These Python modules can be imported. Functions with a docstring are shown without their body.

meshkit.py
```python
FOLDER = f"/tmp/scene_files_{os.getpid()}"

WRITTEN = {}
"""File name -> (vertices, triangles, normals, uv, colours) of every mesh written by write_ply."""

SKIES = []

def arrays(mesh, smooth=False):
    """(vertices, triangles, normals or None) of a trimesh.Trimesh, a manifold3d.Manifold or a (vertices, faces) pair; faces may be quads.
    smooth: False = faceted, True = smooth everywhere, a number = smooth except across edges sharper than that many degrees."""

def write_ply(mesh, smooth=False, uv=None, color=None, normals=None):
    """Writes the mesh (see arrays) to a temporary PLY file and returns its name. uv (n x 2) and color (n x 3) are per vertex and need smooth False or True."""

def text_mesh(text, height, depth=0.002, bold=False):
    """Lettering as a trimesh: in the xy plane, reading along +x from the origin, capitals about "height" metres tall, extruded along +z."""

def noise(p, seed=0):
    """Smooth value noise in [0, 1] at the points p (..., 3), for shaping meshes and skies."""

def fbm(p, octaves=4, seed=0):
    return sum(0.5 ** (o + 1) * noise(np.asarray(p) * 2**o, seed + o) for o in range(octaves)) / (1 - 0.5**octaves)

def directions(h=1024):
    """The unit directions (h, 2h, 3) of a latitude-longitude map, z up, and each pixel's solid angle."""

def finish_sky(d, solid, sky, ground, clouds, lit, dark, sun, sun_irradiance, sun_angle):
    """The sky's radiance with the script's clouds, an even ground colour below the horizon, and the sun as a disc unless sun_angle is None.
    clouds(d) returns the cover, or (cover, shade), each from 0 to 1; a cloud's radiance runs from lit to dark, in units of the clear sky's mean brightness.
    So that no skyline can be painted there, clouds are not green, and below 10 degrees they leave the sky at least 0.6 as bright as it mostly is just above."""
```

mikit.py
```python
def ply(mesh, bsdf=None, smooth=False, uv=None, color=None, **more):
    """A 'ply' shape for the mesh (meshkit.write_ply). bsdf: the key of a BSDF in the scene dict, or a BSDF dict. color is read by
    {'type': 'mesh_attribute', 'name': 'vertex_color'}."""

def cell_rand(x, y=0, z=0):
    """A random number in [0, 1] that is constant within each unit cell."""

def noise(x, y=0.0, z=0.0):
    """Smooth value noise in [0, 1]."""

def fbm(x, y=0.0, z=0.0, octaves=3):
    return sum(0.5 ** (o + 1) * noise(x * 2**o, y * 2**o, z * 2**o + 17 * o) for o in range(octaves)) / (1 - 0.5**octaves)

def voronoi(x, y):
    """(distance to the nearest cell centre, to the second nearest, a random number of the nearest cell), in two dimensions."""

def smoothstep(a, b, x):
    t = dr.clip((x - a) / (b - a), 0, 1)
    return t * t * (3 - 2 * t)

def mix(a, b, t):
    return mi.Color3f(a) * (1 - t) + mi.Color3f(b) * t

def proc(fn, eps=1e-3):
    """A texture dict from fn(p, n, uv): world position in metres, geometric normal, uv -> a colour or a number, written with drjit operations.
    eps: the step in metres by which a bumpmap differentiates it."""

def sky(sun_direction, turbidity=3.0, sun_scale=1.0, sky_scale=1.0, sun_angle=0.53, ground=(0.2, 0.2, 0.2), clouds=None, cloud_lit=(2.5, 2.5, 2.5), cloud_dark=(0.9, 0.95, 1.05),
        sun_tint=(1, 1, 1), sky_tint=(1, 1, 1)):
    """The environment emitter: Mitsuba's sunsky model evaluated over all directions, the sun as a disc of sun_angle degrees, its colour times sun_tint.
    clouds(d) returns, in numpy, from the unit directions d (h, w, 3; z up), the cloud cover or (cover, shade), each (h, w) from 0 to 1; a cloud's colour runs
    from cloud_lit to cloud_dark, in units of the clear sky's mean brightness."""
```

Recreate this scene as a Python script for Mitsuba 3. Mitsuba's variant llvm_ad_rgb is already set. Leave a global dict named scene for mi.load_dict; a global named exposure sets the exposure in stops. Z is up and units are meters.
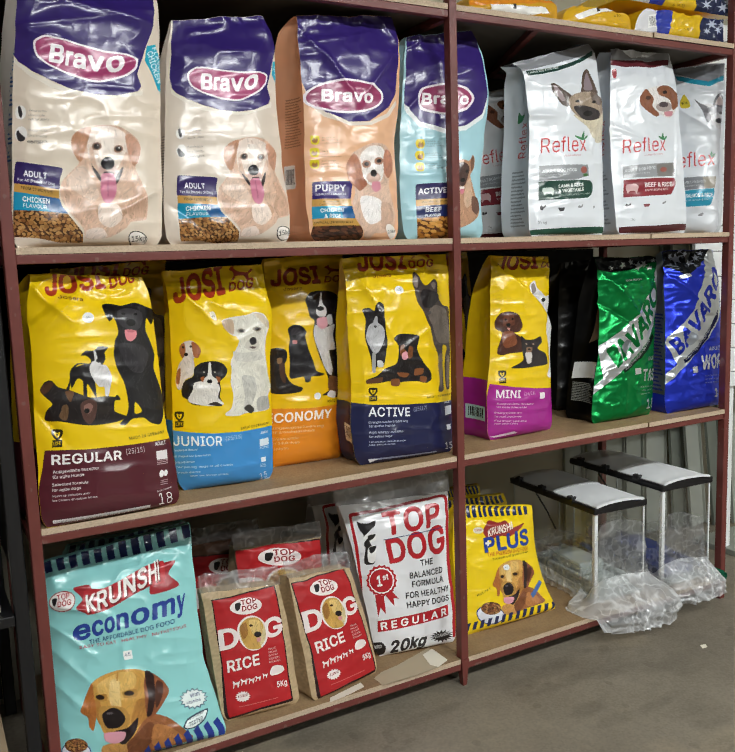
import math
import random

import drjit as dr
import manifold3d
import mapbox_earcut as earcut
import meshkit
import mikit
import mitsuba as mi
import numpy as np
import shapely
import shapely.affinity
import trimesh
from scipy.interpolate import CubicSpline, PchipInterpolator, interp1d

random.seed(4)
T = mi.ScalarTransform4f
scene, labels = {"type": "scene"}, {}

# ---------------------------------------------------------------- camera
YAW, PITCH, ROLL, FOCAL = 0.510679637, -0.139053483, -0.0344738716, 837.613837
EYE = np.array([-1.67128945, -2.33702484, 1.54492651])
_f = np.array([math.sin(YAW) * math.cos(PITCH), math.cos(YAW) * math.cos(PITCH), math.sin(PITCH)])
_r = np.array([math.cos(YAW), -math.sin(YAW), 0.0])
_u = np.cross(_r, _f)
_up = -_r * math.sin(ROLL) + _u * math.cos(ROLL)
scene["camera"] = {"type": "perspective", "fov_axis": "x", "fov": 2 * math.degrees(math.atan(735 / 2 / FOCAL)), "near_clip": 0.05, "far_clip": 60.0,
                   "to_world": T().look_at(origin=EYE.tolist(), target=(EYE + _f).tolist(), up=_up.tolist())}

# ---------------------------------------------------------------- light: fluorescent fittings under the shop's ceiling
exposure = 1.78
CEILING = 3.7
LAMPS = [(-1.9, -3.4), (0.3, -3.4), (2.5, -3.4), (0.6, -5.8)]   # centres of the fittings, long side along the aisle
LAMP_RADIANCE = (33.0, 34.0, 33.6)


# ---------------------------------------------------------------- helpers: colours, meshes, bags
def lin(h):
    """'#rrggbb' of a print or paint -> linear colour"""
    if not isinstance(h, str):
        return np.asarray(h, float)
    c = np.array([int(h[i:i + 2], 16) for i in (1, 3, 5)]) / 255.0
    return np.where(c <= 0.04045, c / 12.92, ((c + 0.055) / 1.055) ** 2.4)


def shape(v, f, bsdf, n=None, col=None):
    path = meshkit.write_ply((np.asarray(v), np.asarray(f)), color=col, normals=n)
    return {"type": "ply", "filename": path, "face_normals": n is None, "bsdf": {"type": "ref", "id": bsdf}}


def spline(p, k=4):
    """closed smooth outline through the points (Catmull-Rom, a little tightened)"""
    p = np.asarray(p, float)
    a, b, c = np.roll(p, 1, 0), np.roll(p, -1, 0), np.roll(p, -2, 0)
    m0, m1 = 0.42 * (b - a), 0.42 * (c - p)
    lim = np.linalg.norm(b - p, axis=1, keepdims=True)
    for m in (m0, m1):
        n = np.linalg.norm(m, axis=1, keepdims=True)
        m *= np.minimum(1, 0.9 * lim / np.maximum(n, 1e-9))
    t = np.arange(k)[None, :, None] / k
    q = (2 * t**3 - 3 * t**2 + 1) * p[:, None] + (t**3 - 2 * t**2 + t) * m0[:, None] + (-2 * t**3 + 3 * t**2) * b[:, None] + (t**3 - t**2) * m1[:, None]
    return q.reshape(-1, 2)


def mp(ps):
    return shapely.MultiPolygon(list(ps))


_CHARS, _GLYPHS = {}, {}


def char(c, bold):
    """(outline, advance) of one character, capitals 1 unit tall"""
    if (c, bold) not in _CHARS:
        m = meshkit.text_mesh(c + "|", 1.0, 0.01, bold=False)
        t = m.vertices[m.faces]
        t = t[np.all(np.abs(t[:, :, 2]) < 1e-6, axis=1)][:, :, :2]
        g = shapely.union_all(shapely.buffer(shapely.polygons(np.concatenate([t, t[:, :1]], 1)), 0.003, quad_segs=1))
        ps = list(shapely.get_parts(g))
        x = [p.bounds[0] for p in ps]
        i = int(np.argmax(x))
        bar = x[i]
        ps.pop(i)
        _CHARS[c, bold] = (mp([p for p in ps if p.geom_type == "Polygon"]).simplify(0.004), bar - 0.13)
    return _CHARS[c, bold]


def glyphs(text, weight=0.0):
    """outline of a line of lettering, capitals 1 unit tall, starting at x = 0, and its width"""
    key = (text, weight)
    if key not in _GLYPHS:
        out, x = [], 0.0
        for c in text:
            if c == " ":
                x += 0.38
                continue
            g, adv = char(c, False)
            if abs(weight) > 0.001:
                g = shapely.buffer(g, 0.8 * weight, quad_segs=2)
            out += [shapely.affinity.translate(p, x, 0) for p in shapely.get_parts(g)]
            x += adv
        g = mp([p for p in out if p.geom_type == "Polygon" and p.area > 1e-6])
        x0, y0, x1, y1 = g.bounds
        _GLYPHS[key] = (shapely.affinity.translate(g, -x0, 0), x1 - x0)
    return _GLYPHS[key]


def polys(g):
    return [p for p in shapely.get_parts(g) if p.geom_type == "Polygon" and p.area > 1e-9] if not g.is_empty else []


def polys_of(a):
    return [p for p in shapely.get_parts(a) if p.geom_type == "Polygon" and p.area > 1e-9] if len(np.atleast_1d(a)) else []


def grid_normals(P):
    du, dv = np.gradient(P, axis=1), np.gradient(P, axis=0)
    n = np.cross(du, dv)
    return n / np.maximum(np.linalg.norm(n, axis=2, keepdims=True), 1e-12)


class Patch:
    """a grid of points P (nv+1, nu+1, 3) over the unit square; prints are cut to its triangles so that they follow every crease"""

    def __init__(self, P, N=None):
        self.P, self.N = P, grid_normals(P) if N is None else N
        self.nv, self.nu = P.shape[0] - 1, P.shape[1] - 1
        i, j = np.meshgrid(np.arange(self.nu), np.arange(self.nv))
        i, j = i.ravel(), j.ravel()
        w = self.nu + 1
        a, b, c, d = j * w + i, j * w + i + 1, (j + 1) * w + i + 1, (j + 1) * w + i
        self.F = np.stack([np.stack([a, b, c], 1), np.stack([a, c, d], 1)], 1).reshape(-1, 3)
        u, v = np.meshgrid(np.linspace(0, 1, self.nu + 1), np.linspace(0, 1, self.nv + 1))
        self.uv = np.stack([u.ravel(), v.ravel()], 1)
        self._t = None

    def tris(self):
        if self._t is None:
            t = self.uv[self.F]
            self._t = shapely.polygons(np.concatenate([t, t[:, :1]], 1))
            self._tree = shapely.STRtree(self._t)
        return self._t

    def decal(self, g, off):
        """(vertices, triangles, normals, uv) of the region g of the unit square, laid on the patch"""
        T = self.tris()
        P3, N3 = self.P.reshape(-1, 3), self.N.reshape(-1, 3)
        ps = np.array(polys(g))
        if not len(ps):
            return None
        pi, ti = self._tree.query(ps, "intersects")
        shapely.prepare(ps)
        inside = shapely.contains(ps[pi], T[ti])
        q = ti[inside]
        pts, own, tri, k = [self.uv[self.F[q]].reshape(-1, 2)], [np.repeat(q, 3)], [np.arange(3 * len(q)).reshape(-1, 3)], 3 * len(q)
        rest = ti[~inside]
        if len(rest):
            parts, which = shapely.get_parts(shapely.intersection(T[rest], ps[pi[~inside]]), return_index=True)
            good = (shapely.get_type_id(parts) == 3) & (shapely.area(parts) > 1e-9)
            parts, which = parts[good], which[good]
        if len(rest) and len(parts):
            xy, at = shapely.get_coordinates(parts, return_index=True)
            holes = shapely.get_num_interior_rings(parts)
            start = np.concatenate([[0], np.flatnonzero(np.diff(at)) + 1])
            for i, (ring, w) in enumerate(zip(np.split(xy, start[1:]), which)):
                if holes[i]:
                    rings = [np.asarray(parts[i].exterior.coords)[:-1]] + [np.asarray(r.coords)[:-1] for r in parts[i].interiors]
                    p2, ends = np.vstack(rings), np.cumsum([len(r) for r in rings]).astype(np.uint32)
                else:
                    p2 = ring[:-1]
                    ends = np.array([len(p2)], np.uint32)
                t = earcut.triangulate_float64(p2, ends).reshape(-1, 3).astype(int) if len(p2) > 3 else np.array([[0, 1, 2]])
                if not len(t):
                    continue
                pts.append(p2)
                own.append(np.full(len(p2), rest[w]))
                tri.append(t + k)
                k += len(p2)
        if not k:
            return None
        uv, own, tri = np.vstack(pts), np.concatenate(own), np.vstack(tri)
        A, B, C = (self.uv[self.F[own, q]] for q in range(3))
        d = (B[:, 0] - A[:, 0]) * (C[:, 1] - A[:, 1]) - (C[:, 0] - A[:, 0]) * (B[:, 1] - A[:, 1])
        b1 = ((uv[:, 0] - A[:, 0]) * (C[:, 1] - A[:, 1]) - (C[:, 0] - A[:, 0]) * (uv[:, 1] - A[:, 1])) / d
        b2 = ((B[:, 0] - A[:, 0]) * (uv[:, 1] - A[:, 1]) - (uv[:, 0] - A[:, 0]) * (B[:, 1] - A[:, 1])) / d
        bw = np.stack([1 - b1 - b2, b1, b2], 1)[:, :, None]
        n = (N3[self.F[own]] * bw).sum(1)
        n /= np.maximum(np.linalg.norm(n, axis=1, keepdims=True), 1e-12)
        s = uv[tri]      # keep the winding of the patch
        flip = ((s[:, 1, 0] - s[:, 0, 0]) * (s[:, 2, 1] - s[:, 0, 1]) - (s[:, 2, 0] - s[:, 0, 0]) * (s[:, 1, 1] - s[:, 0, 1])) < 0
        tri[flip] = tri[flip][:, ::-1]
        return (P3[self.F[own]] * bw).sum(1) + n * off, tri, n, uv


def crease_noise(u, v, w, h, seed, scale=0.09):
    """ridged folds of plastic film, about -1..1"""
    p = np.stack([u * w / scale, v * h / scale, np.full_like(u, seed * 7.3)], -1)
    a = meshkit.noise(p, seed)
    b = meshkit.noise(p * [0.7, 2.1, 1] + 5.1, seed + 3)
    c = meshkit.noise(p * 2.3 + 9.7, seed + 9)
    r = lambda x: 1 - np.abs(2 * x - 1)
    return 0.9 * r(a) ** 3 + 0.8 * r(b) ** 3 + 0.35 * r(c) ** 2 - 0.7


class Bag:
    """A filled bag. Front panel: outline rows (s, t) in metres in a plane that leans back from its bottom edge; bulging, creased; gussets, back, bottom."""

    def __init__(self, o, es, lean, rows, depth, bulge=0.035, taper=2.0, topthick=0.008, gusset=0.03, crumple=0.0042, topcrumple=0.010, seed=1, folds=(), cell=0.0062, pv=(0.10, 0.80, 0.97), pu=2.6, flare=0.0, scale=0.085, wob=0.004, **_):
        self.o = np.array(o, float)
        self.es = np.array([es[0], es[1], 0.0]) / np.hypot(*es[:2])
        self.back = np.array([-self.es[1], self.es[0], 0.0])
        self.et = np.cos(lean) * np.array([0, 0, 1.0]) + np.sin(lean) * self.back
        self.n = np.cross(self.es, self.et)
        self.rows = np.array(rows, float)
        t = self.rows[:, :, 1].mean(1)
        self.rv = (t - t[0]) / (t[-1] - t[0])
        self.H = t[-1] - t[0]
        self.Wm = np.mean(self.rows[:, -1, 0] - self.rows[:, 0, 0])
        self.spl = PchipInterpolator(self.rv, self.rows, axis=0)
        self.a = dict(depth=depth, bulge=bulge, taper=taper, topthick=topthick, gusset=gusset, crumple=crumple, topcrumple=topcrumple, seed=seed, folds=folds, pv=pv, pu=pu, flare=flare, wob=wob, scale=scale)
        self.nu, self.nv = max(8, int(self.Wm / cell)), max(6, int(self.H / cell))

    def outline(self, u, v):
        vc = np.clip(v, 0, 1)
        R = self.spl(vc)
        m = R.shape[-2]
        x = u * (m - 1)
        i = np.clip(np.floor(x).astype(int), 0, m - 2)
        f = (x - i)[..., None]
        p = np.take_along_axis(R, i[..., None, None].repeat(2, -1), -2)[..., 0, :] * (1 - f) + np.take_along_axis(R, (i + 1)[..., None, None].repeat(2, -1), -2)[..., 0, :] * f
        p[..., 1] += (v - vc) * self.H
        uc, k = np.clip(u, 0, 1), self.a["seed"] * 3.7
        e = (2 * uc - 1)
        p[..., 0] += self.a["wob"] * 2 * (meshkit.fbm(np.stack([uc * 1.5 + k, vc * self.H / 0.07, uc * 0 + k], -1), 2) - 0.5) * np.clip(vc / 0.05, 0, 1)
        p[..., 0] -= e * np.abs(e) * 0.014 * np.clip(1 - vc / 0.05, 0, 1) ** 2
        p[..., 1] -= self.a["wob"] * 2.2 * np.clip((vc - 0.8) / 0.2, 0, 1) * meshkit.fbm(np.stack([uc * self.Wm / 0.06, uc * 0 + k, uc * 0], -1), 2)
        return p

    def vprof(self, v):
        v0, v1, v2 = self.a["pv"]
        v = np.clip(v, 0, 1)
        lo = np.clip(v / v0, 0, 1)
        hi = np.clip((v2 - v) / (v2 - v1), 0, 1)
        return np.sqrt(np.clip(lo * (2 - lo), 0, 1)) * (hi * hi * (3 - 2 * hi))

    def thick(self, v):
        a = self.a
        v = np.clip(v, 0, 1)
        return a["topthick"] + (a["depth"] - a["topthick"]) * np.clip(1 - v ** a["taper"], 0, 1) ** 0.8

    def front(self, u, v, creases=True):
        a = self.a
        p = self.outline(u, v)
        uc, vc = np.clip(u, 0, 1), np.clip(v, 0, 1)
        d = a["bulge"] * (1 - np.abs(2 * uc - 1) ** a["pu"]) * self.vprof(vc)
        if creases:
            edge = np.clip(np.minimum(uc, 1 - uc) / 0.05, 0, 1) * np.clip(vc / 0.03, 0, 1)
            amp = a["crumple"] + a["topcrumple"] * np.clip((vc - 0.72) / 0.28, 0, 1) ** 1.5
            d = d + amp * crease_noise(uc, vc, self.Wm, self.H, a["seed"], a["scale"]) * (0.35 + 0.65 * edge)
            for u0, v0, u1, v1, h, w, *step in a["folds"]:
                ax, ay = u0 * self.Wm, v0 * self.H
                bx, by = (u1 - u0) * self.Wm, (v1 - v0) * self.H
                L = np.hypot(bx, by)
                q = ((uc * self.Wm - ax) * bx + (vc * self.H - ay) * by) / L**2
                qc = np.clip(q, 0, 1)
                dist = np.hypot(uc * self.Wm - ax - qc * bx, vc * self.H - ay - qc * by)
                if step:     # a flap: the film lies lower on the far side of the line
                    sd = ((vc * self.H - ay) * bx - (uc * self.Wm - ax) * by) / L
                    d = d + h * 0.5 * (1 + np.tanh(sd / w)) * np.exp(-np.maximum(sd, 0) / 0.12)
                    continue
                d = d + h * np.exp(-dist / w) * np.clip(np.sin(np.pi * np.clip(q, 0.08, 0.92)), 0, 1) ** 0.6
        return self.o + p[..., :1] * self.es + p[..., 1:] * self.et + d[..., None] * self.n

    def build(self):
        a, nu, nv = self.a, self.nu, self.nv
        u, v = np.meshgrid(np.linspace(0, 1, nu + 1), np.linspace(0, 1, nv + 1))
        Fr = self.front(u, v)
        T = self.thick(v[:, 0])[:, None, None]
        nb = 12
        ub, vb = np.meshgrid(np.linspace(1, 0, nb + 1), np.linspace(0, 1, nv + 1))
        pb = self.outline(ub, vb)
        bb = 0.5 * a["bulge"] * (1 - np.abs(2 * ub - 1) ** 2.6) * self.vprof(vb)
        off = self.outline(np.zeros(nv + 1), v[:, 0])  # front edges carry the creases too
        Bk = self.o + pb[..., :1] * self.es + pb[..., 1:] * self.et + (T + bb[..., None]) * self.back
        if a["flare"]:      # gussets that open outwards to the left
            Bk = Bk - (a["flare"] * (1 - ub) * np.minimum(1, T[..., 0] / 0.06))[..., None] * self.es
        L, Rr = Fr[:, 0], Fr[:, -1]
        ns = max(5, int(a["depth"] / 0.012))
        w = np.linspace(0, 1, ns + 1)[None, :, None]
        fold = a["gusset"] * (0.25 + 0.75 * v[:, :1, None]) * np.sin(np.pi * w) * np.minimum(1, T / 0.05)
        wob = 0.004 * crease_noise(np.broadcast_to(w[..., 0], (nv + 1, ns + 1)), np.broadcast_to(v[:, :1], (nv + 1, ns + 1)), a["depth"], self.H, a["seed"] + 31)[..., None] * np.sin(np.pi * w)
        right = Rr[:, None] * (1 - w) + Bk[:, :1] * w - (fold + wob) * self.es
        left = Bk[:, -1:] * (1 - w) + L[:, None] * w + (fold + wob) * self.es
        self.pf, self.pr, self.pb, self.pl = Patch(Fr), Patch(right), Patch(Bk), Patch(left)
        return self

    def body(self, cf, cs, cb=None):
        """one mesh: front, two gussets, back, bottom and top; colours per panel"""
        V, F, N, C, k = [], [], [], [], 0
        for p, c in ((self.pf, cf), (self.pr, cs), (self.pb, cb or cs), (self.pl, cs)):
            n = p.P.shape[0] * p.P.shape[1]
            V.append(p.P.reshape(-1, 3)); N.append(p.N.reshape(-1, 3)); F.append(p.F + k); C.append(np.tile(lin(c), (n, 1)))
            k += n
        for row, s in ((0, -1), (-1, 1)):
            ring = np.vstack([p.P[row, :-1] for p in (self.pf, self.pr, self.pb, self.pl)])
            q = np.stack([(ring - self.o) @ self.es, (ring - self.o) @ self.back], 1)
            t = earcut.triangulate_float64(q, np.array([len(q)], np.uint32)).reshape(-1, 3).astype(int)
            if len(t):
                x = q[t]
                ar = (x[:, 1, 0] - x[:, 0, 0]) * (x[:, 2, 1] - x[:, 0, 1]) - (x[:, 2, 0] - x[:, 0, 0]) * (x[:, 1, 1] - x[:, 0, 1])
                t[ar * s < 0] = t[ar * s < 0][:, ::-1]
                V.append(ring); N.append(np.tile([0, 0, float(s)], (len(ring), 1))); F.append(t + k); C.append(np.tile(lin(cs), (len(ring), 1)))
                k += len(ring)
        return np.vstack(V), np.vstack(F), np.vstack(N), np.vstack(C)


def region(item, rnd):
    """[(region of the unit square, colour)] of one print item"""
    return [(g, c) for g, c in _region(item, rnd)]


def fur(g, col, bag, rnd):
    """short strokes of lighter and darker hair over a patch of a printed dog"""
    x0, y0, x1, y1 = g.bounds
    W, H = bag.Wm, bag.H
    n = int(min(700, (x1 - x0) * W * (y1 - y0) * H / 0.00009))
    if n < 6:
        return []
    c = np.stack([x0 + (x1 - x0) * rnd.random(n), y0 + (y1 - y0) * rnd.random(n)], 1)
    an = -np.pi / 2 + 0.9 * (meshkit.noise(np.stack([c[:, 0] * W / 0.05, c[:, 1] * H / 0.05, c[:, 0] * 0], -1)) - 0.5) * 2 + rnd.normal(0, 0.3, n)
    L, w = 0.010 + 0.014 * rnd.random(n), 0.0010 + 0.0012 * rnd.random(n)
    d, s = np.stack([np.cos(an), np.sin(an)], 1), np.stack([-np.sin(an), np.cos(an)], 1)
    sc = np.array([W, H])
    t = np.stack([c - s * w[:, None] / sc, c + d * L[:, None] / sc, c + s * w[:, None] / sc, c - d * (0.3 * L)[:, None] / sc], 1)
    t = shapely.polygons(np.concatenate([t, t[:, :1]], 1))
    shapely.prepare(g)
    t = t[shapely.intersects(g, t)]
    inside = shapely.contains(g, t)
    t = np.concatenate([t[inside], shapely.intersection(t[~inside], g)])
    k = lin(col)
    tone = rnd.random(len(t))
    return [(mp(polys_of(t[q])), np.clip(k * f + a, 0, 1)) for q, f, a in ((tone < 0.33, 0.78, 0), ((tone >= 0.33) & (tone < 0.68), 1.13, 0.010), (tone >= 0.68, 0.90, 0)) if q.any()]


def _region(item, rnd):
    kind, col, dat = item[1], item[2], item[3]
    xy = np.array(dat[0] if kind in "TCK" else dat, float).reshape(-1, 2) / 1000.0 if kind != "E" else None
    if kind == "P":
        return [(shapely.Polygon(xy).buffer(0), col)]
    if kind == "S":
        return [(shapely.Polygon(spline(xy)).buffer(0), col)]
    if kind == "E":                                  # centre, end of first and second half axis
        c, a, b = np.array(dat, float).reshape(3, 2) / 1000.0
        th = np.linspace(0, 2 * np.pi, 28, endpoint=False)[:, None]
        return [(shapely.Polygon(c + np.cos(th) * (a - c) + np.sin(th) * (b - c)), col)]
    if kind == "T":                                  # p0, p1 of the baseline, top of the first letter
        g, w = glyphs(dat[1], dat[2])
        p0, p1, pt = xy[:3]
        ax, ay = (p1 - p0) / w, pt - p0
        return [(shapely.affinity.affine_transform(g, [ax[0], ay[0], ax[1], ay[1], p0[0], p0[1]]), col)]
    if kind == "C":                                  # lettering along a curved baseline: the points, the last is the top of the first letter
        g, w = glyphs(dat[1], dat[2])
        base, up = xy[:-1], xy[-1] - xy[0]
        s = np.linspace(0, w, len(base))
        f = CubicSpline(s, base) if len(base) > 2 else interp1d(s, base, axis=0)
        return [(shapely.transform(shapely.segmentize(g, 0.12), lambda q: f(q[:, 0]) + q[:, 1:] * up), col)]
    if kind == "K":                                  # heap of kibble: outline; size along u and v; tones
        out, (su, sv), tones = shapely.Polygon(xy).buffer(0), dat[1], dat[2]
        res = [(out, col)]
        x0, y0, x1, y1 = out.bounds
        su, sv = su / 1000.0, sv / 1000.0
        th = np.linspace(0, 2 * np.pi, 9, endpoint=False)[:, None]
        row, y = 0, y0
        groups = {}
        while y < y1 + sv:
            x = x0 - su * rnd.random()
            while x < x1 + su:
                c = np.array([x, y]) + (rnd.random(2) - 0.5) * [su * 0.5, sv * 0.4]
                r = np.array([su, sv]) * (0.40 + 0.16 * rnd.random())
                e = shapely.Polygon(c + np.hstack([np.cos(th + rnd.random()) * r[0], np.sin(th + rnd.random() * 0.5) * r[1]])).buffer(0)
                groups.setdefault(tones[int(rnd.random() * len(tones))], []).append(e)
                x += su
            y += sv * 0.86
            row += 1
        for c, es in groups.items():
            res.append((mp(polys_of(shapely.intersection(np.array(es), out))), c))
        return res
    raise ValueError(kind)


UNIT = None
JOINED = ("dog_picture", "kibble_picture", "lettering", "side_lettering", "printed_side", "barcode")   # prints that stay one part


def print_parts(bag, items, patch="pf", layer0=0):
    """{part: (vertices, triangles, normals, colours)} of the prints on a bag; later items lie over earlier ones"""
    global UNIT
    UNIT = shapely.box(0.001, 0.001, 0.999, 0.999)
    p, parts, laid, clusters = getattr(bag, patch), {}, [], {}
    rnd = np.random.default_rng(bag.a["seed"])
    for k, item in enumerate(items):
        found = region(item, rnd)
        if item[1] in "SE" and len(item) > 4 and item[4]:
            found = found + fur(found[0][0], found[0][1], bag, rnd)
        bb = np.array([g.bounds for g, _ in found if not g.is_empty])
        if not len(bb):
            continue
        bb = np.concatenate([bb[:, :2].min(0), bb[:, 2:].max(0)])
        layer = 1 + max([l for l, o in laid if (o[:2] < bb[2:]).all() and (bb[:2] < o[2:]).all()], default=layer0)
        laid.append((layer, bb))
        part = item[0]
        if part not in JOINED and part.split("_0")[0] not in JOINED:
            m = 0.004
            touch = [i for i, o in clusters.setdefault(part, []) if ((o[:2] - m < bb[2:]) & (bb[:2] - m < o[2:])).all()]
            i = touch[0] if touch else len({i for i, _ in clusters[part]})
            clusters[part].append((i, bb))
            part = part if i == 0 else f"{part}_{i:03d}"
        for q, (g, col) in enumerate(found):
            x0, y0, x1, y1 = g.bounds if not g.is_empty else (0, 0, 1, 1)
            if min(x0, y0) < 0.001 or max(x1, y1) > 0.999:
                g = mp(polys_of(shapely.intersection(shapely.make_valid(shapely.get_parts(g)), UNIT)))
            if g.is_empty:
                continue
            d = p.decal(g, 0.0002 + 0.00013 * layer + 0.00003 * q)
            if d is None:
                continue
            v, f, n, uv = d
            c = np.tile(lin(col), (len(v), 1))
            m = item[4] if len(item) > 4 else 0
            if m:
                s = np.stack([uv[:, 0] * bag.Wm / 0.012, uv[:, 1] * bag.H / 0.018, uv[:, 0] * 0 + k], 1)
                c = np.clip(c * (1 + m * (2 * meshkit.fbm(s, 3, 5)[:, None] - 1)), 0, 1)
            parts.setdefault(part, []).append((v, f, n, c))
    out = {}
    for name, ps in parts.items():
        k = np.cumsum([0] + [len(x[0]) for x in ps])
        out[name] = (np.vstack([x[0] for x in ps]), np.vstack([x[1] + o for x, o in zip(ps, k)]), np.vstack([x[2] for x in ps]), np.vstack([x[3] for x in ps]))
    return out


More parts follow.
